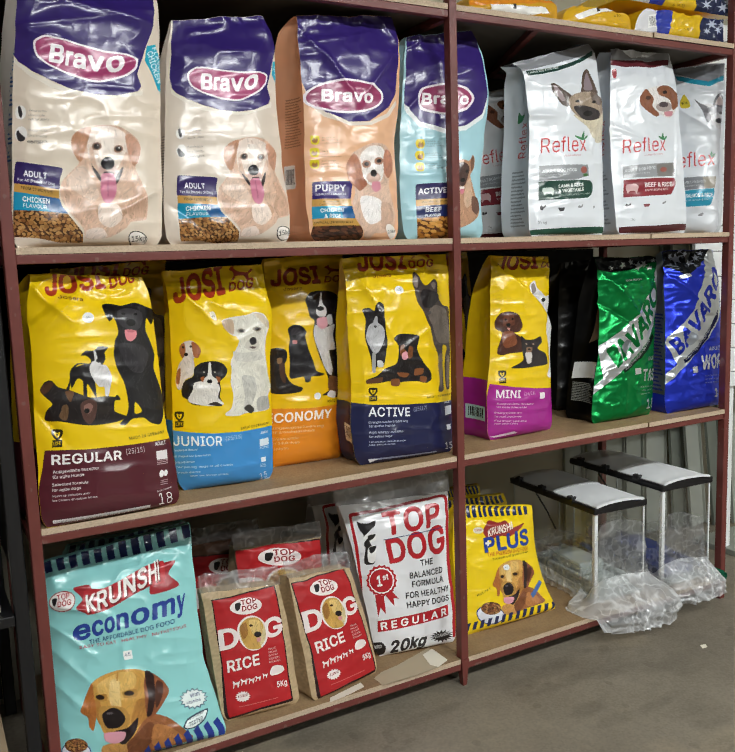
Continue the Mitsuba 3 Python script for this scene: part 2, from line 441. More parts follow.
# ---------------------------------------------------------------- measured bags and their prints (u, v in thousandths of the front panel)
BAGS = {
 'bravo1': {'o':[-1.1908,0.035,1.6042],'es':[1.0,0.0],'lean':0.0524,'rows':[[[-0.1972,0.0],[0.1972,0.0]],[[-0.1884,0.123],[0.2077,0.1246]],[[-0.1719,0.2761],[0.2188,0.2909]],[[-0.1554,0.4283],[0.2275,0.4284]],[[-0.1319,0.6053],[0.2401,0.6462]],[[-0.1101,0.7228],[0.2285,0.7228]]],'depth':0.15,'bulge':0.045,'taper':5,'seed':3,'gusset':0.04,'folds':[(0.05,0.93,0.95,0.8,0.012,0.012),(0.45,0.62,0.95,0.7,0.008,0.008),(0.6,0.09,1,0.22,0.012,0.01),(0,0.1,0.3,0.04,-0.006,0.01)],'flare':0.02},
 'bravo2': {'o':[-0.7897,0.035,1.6042],'es':[1.0,0.0],'lean':0.0873,'rows':[[[-0.192,0.0],[0.1921,0.0]],[[-0.1904,0.0831],[0.1975,0.0964]],[[-0.1759,0.2374],[0.1879,0.2472]],[[-0.16,0.3776],[0.185,0.3966]],[[-0.1412,0.5178],[0.1914,0.5751]],[[-0.1191,0.6308],[0.1619,0.678]]],'depth':0.14,'bulge':0.045,'taper':3,'seed':5,'gusset':0.04,'folds':[(0.0,0.2,0.35,0.02,-0.01,0.012),(0.75,0.55,0.95,0.2,0.008,0.008)]},
 'puppy': {'o':[-0.3668,0.0375,1.6042],'es':[0.9999,0.0156],'lean':0.0873,'rows':[[[-0.1599,0.0],[0.1597,0.0]],[[-0.1652,0.127],[0.169,0.1449]],[[-0.158,0.2797],[0.1705,0.291]],[[-0.1474,0.4318],[0.2046,0.4542]],[[-0.1471,0.5826],[0.2191,0.6164]],[[-0.1476,0.6874],[0.1942,0.7246]]],'depth':0.16,'bulge':0.04,'taper':5,'flare':0.035,'seed':8,'gusset':0.035,'folds':[(0.0,0.95,0.5,0.6,0.014,0.01),(0.5,0.6,1,0.88,0.012,0.01),(0.1,0.6,0.4,0.48,0.008,0.008),(0.1,0.88,0.7,0.92,0.006,0.006)]},
 'active': {'o':[0.0031,0.075,1.6042],'es':[1.0,0.0],'lean':0.0873,'rows':[[[-0.165,0.0],[0.1654,0.0]],[[-0.1662,0.1646],[0.1659,0.1678]],[[-0.1517,0.3299],[0.1984,0.3433]],[[-0.1294,0.4954],[0.231,0.5193]],[[-0.1129,0.5949],[0.2184,0.6294]],[[-0.098,0.6748],[0.1746,0.7246]]],'depth':0.15,'bulge':0.04,'taper':4,'flare':0.02,'seed':12,'gusset':0.03,'folds':[(0.0,0.6,0.25,0.75,0.012,0.012)]},
 'lamb': {'o':[0.5331,0.04,1.6042],'es':[0.9997,0.0264],'lean':0.1222,'rows':[[[-0.1891,0.0],[0.1908,0.0]],[[-0.1763,0.1493],[0.2041,0.1642]],[[-0.1523,0.3117],[0.2184,0.325]],[[-0.1399,0.4561],[0.2371,0.4787]],[[-0.1453,0.5705],[0.234,0.5853]],[[-0.1553,0.6054],[0.2211,0.6982]],[[-0.1953,0.6233],[0.1932,0.7272]]],'depth':0.145,'bulge':0.035,'taper':3.5,'seed':15,'gusset':0.05,'folds':[(0,0.66,0.35,0.64,0.014,0.01),(0.65,0.72,0.95,0.8,0.012,0.012),(0.1,0.15,0.8,0.19,0.006,0.008),(0.75,0.45,0.9,0.7,0.012,0.01)],'topthick':0.06,'flare':0.004},
 'beef': {'o':[0.9806,0.04,1.6042],'es':[0.9997,0.025],'lean':0.1222,'rows':[[[-0.1997,0.0],[0.2006,0.0]],[[-0.2007,0.1713],[0.2161,0.1763]],[[-0.1936,0.3631],[0.2172,0.3803]],[[-0.1748,0.5172],[0.2157,0.5632]],[[-0.1597,0.6407],[0.2,0.6794]],[[-0.1502,0.7181],[0.1837,0.7272]]],'depth':0.17,'bulge':0.035,'taper':3.5,'seed':18,'gusset':0.04,'folds':[(0.75,0.25,0.95,0.75,0.014,0.01),(0,0.6,0.35,0.5,0.008,0.01),(0.45,0.98,0.62,0.75,0.01,0.01)],'topthick':0.05,'flare':0.004},
 'salmon': {'o':[1.3123,0.155,1.6042],'es':[0.5253,-0.8509],'lean':0.0873,'rows':[[[-0.1235,0.0],[0.1234,0.0]],[[-0.133,0.1944],[0.1257,0.1766]],[[-0.1337,0.3658],[0.1243,0.3422]],[[-0.1261,0.5352],[0.1294,0.5472]],[[-0.1136,0.6774],[0.1296,0.6615]],[[-0.1066,0.7045],[0.1319,0.7045]]],'depth':0.13,'bulge':0.035,'taper':3.5,'seed':21,'gusset':0.03,'folds':[(0.1,0.8,0.9,0.6,0.008,0.01)]},
 'beefback': {'o':[0.4784,0.36,1.6042],'es':[1.0,0.0],'lean':0.0698,'rows':[[[-0.1461,0.0],[0.1479,0.0]],[[-0.1428,0.1936],[0.1549,0.1965]],[[-0.1288,0.3867],[0.1649,0.4178]],[[-0.0899,0.5229],[0.1328,0.5555]],[[-0.0471,0.5755],[0.0953,0.6083]]],'depth':0.16,'bulge':0.035,'taper':2,'seed':22,'gusset':0.03,'crumple':0.003},
 'regular': {'o':[-1.1891,0.0101,0.8542],'es':[0.999,0.0448],'lean':0.1222,'rows':[[[-0.1929,0.0],[0.1929,0.0]],[[-0.1861,0.1593],[0.1902,0.113]],[[-0.1791,0.3211],[0.1745,0.2712]],[[-0.1695,0.4823],[0.1736,0.4526]],[[-0.1657,0.5899],[0.1702,0.5838]],[[-0.1497,0.6915],[0.1531,0.6686]]],'depth':0.17,'bulge':0.05,'taper':4,'seed':25,'gusset':0.03,'topcrumple':0.012,'folds':[(0.0,0.8,0.45,1.0,-0.02,0.008,1),(0.0,0.97,0.3,0.8,0.022,0.013),(0.1,0.78,0.5,0.99,0.012,0.012),(0.5,0.93,0.9,1,0.012,0.01),(0,0.45,0.2,0.3,-0.01,0.012)],'flare':0.03},
 'regularback': {'o':[-1.0926,0.42,0.8542],'es':[1.0,0.0],'lean':0.0524,'rows':[[[-0.1823,0.0],[0.1816,0.0]],[[-0.1685,0.2507],[0.1974,0.2414]],[[-0.1432,0.5969],[0.218,0.6109]],[[-0.1402,0.6968],[0.2302,0.717]]],'depth':0.16,'bulge':0.04,'taper':2.5,'seed':26,'topcrumple':0.01},
 'junior': {'o':[-0.8081,0.1323,0.8542],'es':[0.9946,-0.1036],'lean':0.1047,'rows':[[[-0.1497,0.0],[0.1497,0.0]],[[-0.1571,0.1286],[0.1599,0.1224]],[[-0.1514,0.2673],[0.1635,0.2454]],[[-0.1401,0.4361],[0.1715,0.3806]],[[-0.1362,0.5895],[0.1878,0.5344]],[[-0.1414,0.6357],[0.1771,0.6057]],[[-0.1465,0.6817],[0.1711,0.6924]]],'depth':0.11,'bulge':0.045,'taper':3.5,'seed':28,'gusset':0.03,'folds':[(0.05,0.9,0.4,0.72,0.012,0.012),(0.6,0.66,0.98,0.78,0.012,0.01),(0.3,0.85,0.5,0.8,0.008,0.01)]},
 'economy': {'o':[-0.4825,0.2429,0.8542],'es':[0.9987,-0.0511],'lean':0.1047,'rows':[[[-0.1383,0.0],[0.1383,0.0]],[[-0.1311,0.197],[0.1742,0.181]],[[-0.1193,0.3658],[0.1961,0.3356]],[[-0.104,0.534],[0.2046,0.5162]],[[-0.0881,0.7089],[0.2003,0.7258]]],'depth':0.16,'bulge':0.04,'taper':3.5,'seed':30,'gusset':0.03},
 'jactive': {'o':[-0.1735,0.0803,0.8542],'es':[0.9989,-0.0476],'lean':0.1047,'rows':[[[-0.1911,0.0],[0.1911,0.0]],[[-0.2045,0.1408],[0.1969,0.1109]],[[-0.1871,0.291],[0.2056,0.2536]],[[-0.1876,0.4089],[0.2168,0.3779]],[[-0.1776,0.5592],[0.2239,0.5488]],[[-0.1867,0.7032],[0.2267,0.7057]]],'depth':0.11,'bulge':0.045,'taper':3.5,'seed':33,'gusset':0.03,'folds':[(0.05,0.95,0.4,0.55,0.01,0.01),(0.4,0.52,0.95,0.72,0.006,0.01),(0.1,0.2,0.1,0.5,0.006,0.01)]},
 'miniback': {'o':[0.2718,0.43,0.8542],'es':[1.0,0.0],'lean':0.0524,'rows':[[[-0.117,0.0],[0.1121,0.0]],[[-0.129,0.2038],[0.109,0.2214]],[[-0.1133,0.5217],[0.1223,0.5295]],[[-0.0784,0.698],[0.1081,0.7131]]],'depth':0.16,'bulge':0.04,'taper':2.5,'seed':35},
 'mini': {'o':[0.3791,0.1326,0.8542],'es':[0.9987,0.051],'lean':0.0873,'rows':[[[-0.1647,0.0],[0.1647,0.0]],[[-0.1553,0.1535],[0.1716,0.1344]],[[-0.1235,0.3382],[0.1824,0.3116]],[[-0.1062,0.5242],[0.2121,0.5185]],[[-0.0854,0.695],[0.216,0.6793]]],'depth':0.15,'bulge':0.04,'taper':4,'seed':36,'gusset':0.03,'folds':[(0.0,1.0,1.05,0.6,-0.035,0.006,1),(0.0,1.0,1.05,0.6,0.012,0.012),(0.0,0.42,0.3,0.46,-0.006,0.01)]},
 'bavgreen': {'o':[0.8992,0.1166,0.8542],'es':[1.0,-0.0077],'lean':0.1047,'rows':[[[-0.17,0.0],[0.17,0.0]],[[-0.1407,0.1348],[0.1956,0.1419]],[[-0.1035,0.294],[0.2174,0.3058]],[[-0.0825,0.4551],[0.246,0.4781]],[[-0.084,0.6092],[0.2611,0.6344]],[[-0.0886,0.674],[0.2644,0.6681]]],'depth':0.15,'bulge':0.045,'taper':4,'seed':40,'gusset':0.05,'crumple':0.006,'scale':0.055,'folds':[(0.0,0.95,0.7,0.52,0.02,0.012),(0.0,0.74,0.5,0.56,-0.022,0.008),(0.05,0.3,0.6,0.42,0.006,0.008)]},
 'bavblue': {'o':[1.2939,0.0821,0.8542],'es':[0.9999,0.0169],'lean':0.1047,'rows':[[[-0.1814,0.0],[0.1814,0.0]],[[-0.1626,0.1845],[0.2035,0.1492]],[[-0.1455,0.3523],[0.2215,0.3258]],[[-0.1345,0.5204],[0.2193,0.5033]],[[-0.1296,0.6884],[0.1844,0.6895]]],'depth':0.17,'bulge':0.045,'taper':4,'seed':43,'gusset':0.05,'crumple':0.006,'scale':0.055,'folds':[(0.0,0.85,0.55,0.62,0.022,0.01),(0.0,0.45,0.3,0.5,0.006,0.008)]},
 'bavback': {'o':[0.9481,0.42,0.8542],'es':[1.0,0.0],'lean':0.0524,'rows':[[[-0.1348,0.0],[0.1285,0.0]],[[-0.1189,0.1357],[0.1387,0.1554]],[[-0.0976,0.4412],[0.1533,0.4713]],[[-0.0755,0.6488],[0.1498,0.6595]]],'depth':0.16,'bulge':0.04,'taper':3,'seed':45,'crumple':0.005},
 'krunshi': {'o':[-1.1435,0.0345,0.1042],'es':[0.992,-0.1259],'lean':0.2967,'rows':[[[-0.2496,0.0],[0.2496,0.0]],[[-0.2477,0.1468],[0.219,0.1359]],[[-0.2411,0.3495],[0.1981,0.2767]],[[-0.2479,0.4953],[0.1989,0.4457]],[[-0.2465,0.5769],[0.2014,0.5766]],[[-0.2441,0.6059],[0.2044,0.6583]]],'depth':0.1,'bulge':0.05,'taper':3,'seed':50,'gusset':0.01,'topthick':0.02,'pv':(0.12,0.8,1.0),'folds':[(0.0,0.72,0.4,0.66,0.012,0.01),(0.0,0.62,0.3,0.45,0.008,0.01),(0.0,0.5,0.25,0.35,0.008,0.01),(0.0,0.38,0.2,0.25,0.008,0.01)]},
 'krunshiback': {'o':[-1.0993,0.41,0.1042],'es':[0.9989,-0.0465],'lean':0.0698,'rows':[[[-0.2154,0.0],[0.2137,0.0]],[[-0.1936,0.2381],[0.2192,0.2472]],[[-0.1702,0.5017],[0.2342,0.5119]],[[-0.1536,0.5486],[0.2316,0.5656]]],'depth':0.14,'bulge':0.05,'taper':3,'seed':52,'topthick':0.02,'topcrumple':0.014,'pv':(0.12,0.8,1.0)},
 'rice1': {'o':[-0.7596,0.0606,0.1042],'es':[0.9964,-0.085],'lean':0.2618,'rows':[[[-0.1282,0.0],[0.1282,0.0]],[[-0.1425,0.1965],[0.1239,0.1696]],[[-0.1488,0.3553],[0.1165,0.3186]],[[-0.1515,0.413],[0.1092,0.3927]]],'depth':0.1,'bulge':0.022,'taper':4,'seed':55,'gusset':0.005,'topthick':0.05,'crumple':0.0022,'topcrumple':0.003,'pv':(0.06,0.9,1.04)},
 'rice2': {'o':[-0.4545,0.0586,0.1042],'es':[0.9781,0.2083],'lean':0.2618,'rows':[[[-0.1471,0.0],[0.1471,0.0]],[[-0.1416,0.1703],[0.1421,0.1541]],[[-0.1415,0.3372],[0.1283,0.2934]],[[-0.1437,0.4116],[0.115,0.3826]]],'depth':0.1,'bulge':0.022,'taper':4,'seed':57,'gusset':0.005,'topthick':0.05,'crumple':0.0022,'topcrumple':0.003,'pv':(0.06,0.9,1.04)},
 'riceback1': {'o':[-0.595,0.27,0.1042],'es':[1.0,0.0],'lean':0.1047,'rows':[[[-0.1645,0.0],[0.1615,0.0]],[[-0.148,0.223],[0.1774,0.1995]],[[-0.1349,0.4306],[0.1897,0.4076]],[[-0.1344,0.4724],[0.19,0.4518]]],'depth':0.1,'bulge':0.022,'taper':4,'seed':58,'gusset':0.005,'topthick':0.05,'pv':(0.06,0.9,1.04)},
 'riceback2': {'o':[-0.7461,0.43,0.1042],'es':[1.0,0.0],'lean':0.0873,'rows':[[[-0.1322,0.0],[0.1261,0.0]],[[-0.1236,0.1968],[0.1454,0.1878]],[[-0.1058,0.4276],[0.1618,0.4103]],[[-0.1025,0.4629],[0.1619,0.4553]]],'depth':0.1,'bulge':0.022,'taper':4,'seed':59,'gusset':0.005,'topthick':0.05,'pv':(0.06,0.9,1.04)},
 'topdog': {'o':[-0.1054,0.1558,0.1042],'es':[0.9848,-0.1739],'lean':0.1571,'rows':[[[-0.161,0.0],[0.161,0.0]],[[-0.1837,0.1757],[0.1674,0.154]],[[-0.2048,0.325],[0.1653,0.3058]],[[-0.2297,0.4742],[0.1749,0.4941]],[[-0.2555,0.5685],[0.178,0.5697]]],'depth':0.13,'bulge':0.04,'taper':3.5,'seed':62,'gusset':0.03,'topthick':0.03,'pv':(0.1,0.8,1.03),'topcrumple':0.004},
 'topdogback': {'o':[-0.1432,0.46,0.1042],'es':[1.0,0.0],'lean':0.0873,'rows':[[[-0.1713,0.0],[0.1665,0.0]],[[-0.1845,0.2124],[0.1685,0.1765]],[[-0.1883,0.4106],[0.1682,0.3926]],[[-0.2007,0.5109],[0.1588,0.5016]]],'depth':0.15,'bulge':0.04,'taper':3.5,'seed':64,'gusset':0.01,'topthick':0.03,'pv':(0.1,0.8,1.03)},
 'plus': {'o':[0.3285,0.1438,0.1042],'es':[1.0,-0.0041],'lean':0.2269,'rows':[[[-0.2401,0.0],[0.2401,0.0]],[[-0.2311,0.1768],[0.1961,0.1237]],[[-0.2177,0.3274],[0.1772,0.2659]],[[-0.2028,0.4095],[0.1868,0.3662]],[[-0.1779,0.4944],[0.1951,0.4344]]],'depth':0.14,'bulge':0.045,'taper':3,'seed':66,'gusset':0.03,'topthick':0.012,'pv':(0.12,0.82,1.0)},
 'plusback': {'o':[0.4157,0.43,0.1042],'es':[1.0,0.0],'lean':0.0524,'rows':[[[-0.1971,0.0],[0.1964,0.0]],[[-0.1966,0.1883],[0.1625,0.167]],[[-0.1898,0.3786],[0.1459,0.3663]],[[-0.1858,0.4414],[0.1272,0.4226]]],'depth':0.085,'bulge':0.045,'taper':3,'seed':68,'topthick':0.012,'pv':(0.12,0.82,1.0)},
 'plusback2': {'o':[0.4313,0.6,0.1042],'es':[1.0,0.0],'lean':0.0349,'rows':[[[-0.125,0.0],[0.1269,0.0]],[[-0.1223,0.2092],[0.1232,0.1978]],[[-0.1184,0.3881],[0.1091,0.3809]],[[-0.1157,0.4412],[0.1001,0.4283]]],'depth':0.07,'bulge':0.045,'taper':3,'seed':69,'topthick':0.012,'pv':(0.12,0.82,1.0)},
 'pk_lower': {'o':[1.109,0.03,2.3542],'es':[1.0,0.0],'lean':0.1396,'rows':[[[-0.2528,0.0],[0.2519,0.0]],[[-0.2295,0.0534],[0.2601,0.0537]],[[-0.1744,0.105],[0.2678,0.1073]]],'depth':0.3,'topthick':0.22,'taper':8,'bulge':0.018,'seed':80,'gusset':0,'pv':(0.3,0.6,1.05),'topcrumple':0.004,'crumple':0.008,'scale':0.05},
 'pk_upper': {'o':[1.1356,0.05,2.475],'es':[1.0,0.0],'lean':0.1396,'rows':[[[-0.3258,0.0],[0.3202,0.0]],[[-0.2975,0.029],[0.3363,0.0581]],[[-0.2377,0.0818],[0.3576,0.1184]]],'depth':0.3,'topthick':0.22,'taper':8,'bulge':0.018,'seed':81,'gusset':0,'pv':(0.3,0.6,1.05),'topcrumple':0.004,'crumple':0.008,'scale':0.05},
 'pk_a': {'o':[0.6717,0.035,2.3542],'es':[1.0,0.0],'lean':0.2094,'rows':[[[-0.1684,0.0],[0.1703,0.0]],[[-0.1529,0.0346],[0.1785,0.0454]],[[-0.0974,0.0745],[0.1538,0.0775]]],'depth':0.28,'topthick':0.2,'taper':8,'bulge':0.014,'seed':82,'gusset':0,'pv':(0.3,0.6,1.05),'topcrumple':0.004,'crumple':0.008,'scale':0.05},
 'pk_b': {'o':[0.282,0.035,2.3542],'es':[1.0,0.0],'lean':0.2094,'rows':[[[-0.1917,0.0],[0.194,0.0]],[[-0.1814,0.0416],[0.2034,0.0564]],[[-0.1303,0.0723],[0.1798,0.0792]]],'depth':0.28,'topthick':0.2,'taper':8,'bulge':0.014,'seed':83,'gusset':0,'pv':(0.3,0.6,1.05),'topcrumple':0.004,'crumple':0.008,'scale':0.05},
 'pk_c': {'o':[0.6623,0.05,2.452],'es':[1.0,0.0],'lean':0.1745,'rows':[[[-0.2313,0.0],[0.2205,0.0]],[[-0.2161,0.0],[0.2273,0.0144]],[[-0.1687,0.0324],[0.201,0.0457]]],'depth':0.28,'topthick':0.2,'taper':8,'bulge':0.014,'seed':84,'gusset':0,'pv':(0.3,0.6,1.05),'topcrumple':0.004,'crumple':0.008,'scale':0.05},
}
REUSE = {'bravo2':('bravo1',[1.0381,-0.0624,0.0888,0.0516,1.0452,-0.0288]),'rice2':('rice',[1.0493,-0.1333,0.0372,-0.0228,1.0388,-0.0091]),'riceback1':('rice',[1.2276,-0.0844,-0.0609,-0.1381,1.0142,0.1013]),'riceback2':('rice',[1.0943,-0.1275,0.0445,-0.0863,0.9973,-0.0101]),'topdogback':('topdog',[0.9695,-0.0099,0.0654,-0.0068,1.1431,-0.0953]),'beefback':('beef',[1.043,-0.3497,0.0799,0.0177,1.1617,-0.0128]),'regularback':('jactive',[1,0,0,0,1,0]),'miniback':('jactive',[1,0,0,0,1,0]),'krunshiback':('krunshi',[1,0,0,0,1,0]),'plusback':('plus',[1,0,0,0,1,0]),'plusback2':('plus',[1,0,0,0,1,0])}
PACKETS = [('pk_lower','packet_lower','#d9b21c','blue,yellow and navy packet lying on the top board at its right end'),('pk_upper','packet_upper','#d9b21c','blue and yellow packet lying on another one at the right end of the top board'),('pk_a','packet_a','#d8a91e','yellow packet with white strip beside the blue and yellow pair on the top board'),('pk_b','packet_b','#cf9a24','orange yellow packet with white strip on the top board,nearest the middle post')]
ART = {
 'bravo1': [
  ('printed_panel','P','#ece4d8',[-8,690,29,657,125,611,248,577,403,551,581,541,811,566,850,583,849,558,581,530,389,538,221,564,98,603,-5,663]),
  ('printed_panel','P','#2f1f66',[-18,1069,977,1141,981,978,958,850,935,790,890,734,834,665,808,632,841,591,811,570,659,547,506,545,360,558,220,588,112,621,29,661,-1,690,-15,751,-3,838]),
  ('brand_badge','S','#f3e9f2',[120,702,115,742,179,760,271,747,403,724,572,703,733,696,814,682,806,651,727,620,567,592,492,589,361,605,220,639,142,674]),
  ('brand_badge','S','#a43a6c',[131,704,129,736,183,752,272,740,404,717,573,696,733,690,798,677,791,654,719,626,567,599,495,596,364,612,226,645,152,679]),
  ('brand_badge','C','#fbf6fa',([212,659,319,647,420,637,554,630,713,644,222,723],'Bravo',0.06)),
  ('emblem','E','#f4f2ef',[48,482,80,481,49,459]),
  ('emblem','S','#2c2c30',[32,498,43,503,59,478,49,464,35,479]),
  ('lettering','T','#6f6560',([95,484,203,479,95,490],'With natural fibre',0.0)),
  ('lettering','T','#6f6560',([95,469,196,464,95,476],'and vitamins for',0.0)),
  ('lettering','T','#6f6560',([95,454,218,450,95,461],'HEALTHY JOINTS',0.03)),
  ('emblem','E','#f4f2ef',[53,410,88,409,53,384]),
  ('emblem','S','#2c2c30',[24,412,35,424,50,412,77,395,64,384,37,388]),
  ('lettering','T','#6f6560',([90,419,212,411,90,427],'With selected oils',0)),
  ('lettering','T','#6f6560',([90,399,213,392,90,407],'for a healthy',0)),
  ('lettering','T','#6f6560',([91,379,214,373,91,387],'HEALTHIER SKIN',0.03)),
  ('lettering','T','#3b3431',([91,376,186,369,91,384],'SHINY COAT',0.03)),
  ('dog_picture','S','#dcb9a2',[483,428,557,435,665,432,738,416,813,387,837,359,826,326,789,284,822,245,863,197,884,148,874,97,824,88,759,83,728,62,620,30,516,22,448,28,440,55,412,79,346,120,301,161,289,202,307,238,362,271,405,299,373,332,361,364,369,396,425,420],0.18),
  ('dog_picture','S','#d2ad96',[312,210,367,185,485,152,561,128,515,87,441,71,398,95,338,136],0.2),
  ('dog_picture','S','#d0aa92',[755,243,822,220,875,147,857,97,759,95,729,137,772,187],0.2),
  ('dog_picture','S','#e3c8b6',[362,266,435,291,493,242,542,185,514,160,410,185,329,226],0.12),
  ('dog_picture','S','#cba58c',[516,144,591,132,697,144,728,112,635,87,545,95],0.2),
  ('dog_picture','S','#ead6cb',[462,55,559,62,597,30,516,23,451,30],0.1),
  ('dog_picture','S','#ead8cc',[491,420,602,433,714,410,743,365,725,308,690,259,643,241,567,237,507,258,472,307,465,363],0.1),
  ('dog_picture','S','#bd8a6c',[425,420,490,427,474,388,446,339,420,303,389,315,367,348,363,380,383,404],0.15),
  ('dog_picture','S','#c4937a',[723,398,763,403,821,375,833,351,816,313,781,288,749,316,733,357],0.15),
  ('dog_picture','S','#d6beb0',[598,421,609,421,612,378,603,378]),
  ('dog_picture','S','#d8b7a2',[479,355,501,347,512,307,538,270,567,240,538,235,502,260,476,299],0.1),
  ('dog_picture','S','#d8b7a2',[728,340,733,308,696,260,649,239,659,271,693,307],0.1),
  ('dog_picture','S','#f3e6dc',[560,404,636,403,644,356,625,319,570,319,556,355],0.06),
  ('dog_picture','S','#f0dccf',[545,148,667,146,697,95,619,62,545,87],0.1),
  ('dog_picture','E','#8e6b59',[526,357,558,357,525,343]),
  ('dog_picture','E','#20130f',[526,357,547,357,525,347]),
  ('dog_picture','E','#efe6e0',[531,360,535,360,531,358]),
  ('dog_picture','E','#8e6b59',[673,349,706,350,671,335]),
  ('dog_picture','E','#20130f',[673,349,695,349,672,340]),
  ('dog_picture','E','#efe6e0',[678,353,683,353,678,350]),
  ('dog_picture','S','#2a191a',[484,299,497,286,537,258,555,230,535,236,505,264]),
  ('dog_picture','S','#2a191a',[701,285,694,265,653,219,637,234,665,263]),
  ('dog_picture','S','#c9a9a0',[546,286,645,287,658,258,567,258,534,264]),
  ('dog_picture','S','#3a2023',[567,265,631,265,630,250,566,250]),
  ('dog_picture','S','#cc7a94',[549,250,567,260,625,260,643,241,656,202,643,169,613,150,575,158,550,193]),
  ('dog_picture','S','#b0607c',[589,250,596,250,605,177,597,177]),
  ('dog_picture','E','#18141a',[595,296,641,296,594,273]),
  ('dog_picture','E','#7b7a82',[582,307,597,307,581,303]),
  ('kibble_picture','K','#4a2c17',([11,134,158,127,340,112,383,83,432,47,440,11,283,14,142,32,7,39],(28,14),('#a87642','#c2935c','#8a5a2e','#b5824b'))),
  ('flavour_panel','S','#30215f',[21,309,37,311,154,297,290,282,302,274,286,241,282,200,144,216,13,232,13,268]),
  ('flavour_panel','P','#c6984c',[13,232,282,202,285,169,145,185,14,201]),
  ('flavour_panel','P','#1792b8',[14,201,145,185,285,169,301,141,340,114,158,127,11,134]),
  ('flavour_panel','P','#1d5a92',[159,183,285,169,301,141,340,114,226,122]),
  ('lettering','T','#f5f2fa',([65,257,207,242,65,278],'ADULT',0.05)),
  ('lettering','T','#e8e3f2',([31,240,256,217,31,251],'For All Breeds of Dog',0.02)),
  ('lettering','T','#3b2a12',([55,209,246,187,54,220],'FROM 12 MONTHS',0.02)),
  ('lettering','T','#eef6fa',([63,164,225,151,63,182],'CHICKEN',0.05)),
  ('lettering','T','#dfeef6',([66,143,209,132,66,156],'FLAVOUR',0.03)),
  ('weight_disc','E','#24201f',[820,21,891,21,843,-9]),
  ('weight_disc','E','#efe9e2',[820,21,884,21,844,-6]),
  ('weight_disc','T','#2a2423',([777,12,882,16,765,31],'15kg',0.03)),
  ('flavour_panel','P','#19a3c0',[894,731,963,740,1020,671,1035,627,1006,581,978,591,922,649,871,682]),
  ('lettering','C','#dff4f8',([894,709,925,664,977,614,939,719],'CHICKEN',0.03)),
  ('lettering','C','#dff4f8',([938,727,980,676,1018,634,966,733],'FLAVOUR',0.03)),
 ],
 'puppy': [
  ('printed_panel','P','#e9dccf',[13,702,58,629,166,562,399,516,628,517,829,558,941,622,957,604,858,544,653,502,403,498,153,543,28,609]),
  ('printed_panel','P','#33226c',[-27,1024,1019,1028,999,920,962,776,937,652,847,586,626,520,399,516,166,562,52,630,-12,726,-10,887]),
  ('brand_badge','E','#f3e9f2',[385,629,776,624,375,553]),
  ('brand_badge','E','#93325e',[385,629,750,624,376,563]),
  ('brand_badge','T','#fbf6fa',([140,613,652,601,146,663],'Bravo',0.06)),
  ('emblem','S','#e3cf22',[50,463,118,458,128,436,113,421,60,426,44,446]),
  ('emblem','S','#9a6a2a',[59,439,73,451,89,444,104,449,113,435,85,427]),
  ('emblem','S','#e3cf22',[52,408,120,404,127,382,110,368,58,372,44,392]),
  ('emblem','S','#9a6a2a',[59,385,74,397,89,390,104,395,111,381,83,373]),
  ('emblem','S','#e3cf22',[49,359,117,354,121,333,103,319,52,324,40,343]),
  ('emblem','S','#9a6a2a',[54,336,70,347,84,341,100,346,106,332,77,325]),
  ('lettering','T','#8d6450',([146,447,276,446,146,452],'Source of calcium',0)),
  ('lettering','T','#8d6450',([147,435,309,434,147,441],'for healthy',0)),
  ('lettering','T','#8d6450',([148,423,341,422,148,429],'bones and teeth',0)),
  ('lettering','T','#8d6450',([146,387,274,386,146,393],'WITH',0)),
  ('lettering','T','#8d6450',([145,376,305,374,145,381],'vitamins and',0)),
  ('lettering','T','#8d6450',([144,365,336,362,145,370],'minerals complex',0)),
  ('lettering','T','#8d6450',([142,345,270,344,143,351],'ADDED',0)),
  ('lettering','T','#8d6450',([140,334,298,332,141,340],'prebiotics to',0)),
  ('lettering','T','#8d6450',([138,323,327,320,139,328],'help the digestion',0)),
  ('kibble_picture','K','#2a1610',([33,69,493,59,529,38,540,13,528,0,-20,1],(72,13),('#57301e','#6d4128','#40241a'))),
  ('flavour_panel','P','#33226c',[56,263,78,265,413,256,434,247,418,214,404,179,52,192]),
  ('flavour_panel','P','#c6984c',[52,191,404,177,412,146,48,159]),
  ('flavour_panel','P','#168fb8',[48,159,412,146,434,92,31,104]),
  ('flavour_panel','P','#1d5a92',[301,148,412,146,434,92,311,93]),
  ('flavour_panel','P','#c09248',[31,104,434,92,489,59,33,69]),
  ('lettering','T','#f7f4fb',([79,224,364,214,80,251],'PUPPY',0.05)),
  ('lettering','T','#e8e3f2',([74,206,364,197,75,215],'COMPLETE & BALANCED',0.02)),
  ('lettering','T','#4b3618',([140,173,308,169,140,179],'With all Puppy',0)),
  ('lettering','T','#4b3618',([111,162,324,156,112,168],'Essential Nutrients',0)),
  ('lettering','T','#eff7fb',([108,130,319,123,113,146],'CHICKEN',0.05)),
  ('lettering','T','#eff7fb',([133,103,285,99,138,119],'& RICE',0.05)),
  ('lettering','T','#3b2a12',([44,80,405,71,46,89],'HYPOALLERGENIC DIET',0.02)),
  ('dog_picture','S','#dcbba6',[404,346,458,380,581,407,705,424,844,416,921,383,946,343,898,292,861,250,883,194,928,131,934,70,899,40,762,25,672,26,641,6,568,9,528,42,470,73,425,112,421,160,456,214,413,261,377,308],0.15),
  ('dog_picture','S','#ece4df',[533,368,642,408,771,410,839,380,814,323,777,265,695,233,613,238,555,266,541,314],0.08),
  ('dog_picture','S','#f2ecea',[508,181,626,187,754,162,738,84,613,63,527,95],0.08),
  ('dog_picture','S','#c6a48f',[753,154,876,146,904,85,845,43,745,54],0.15),
  ('dog_picture','S','#bd7f63',[457,376,394,342,372,308,395,261,458,229,532,216,568,250,538,290,523,329,501,361],0.2),
  ('dog_picture','S','#bd826a',[841,396,907,387,946,343,913,292,851,266,801,298,799,347],0.2),
  ('dog_picture','S','#a5684e',[469,268,555,266,593,238,512,212,459,233],0.15),
  ('dog_picture','E','#a47660',[592,329,642,329,590,312]),
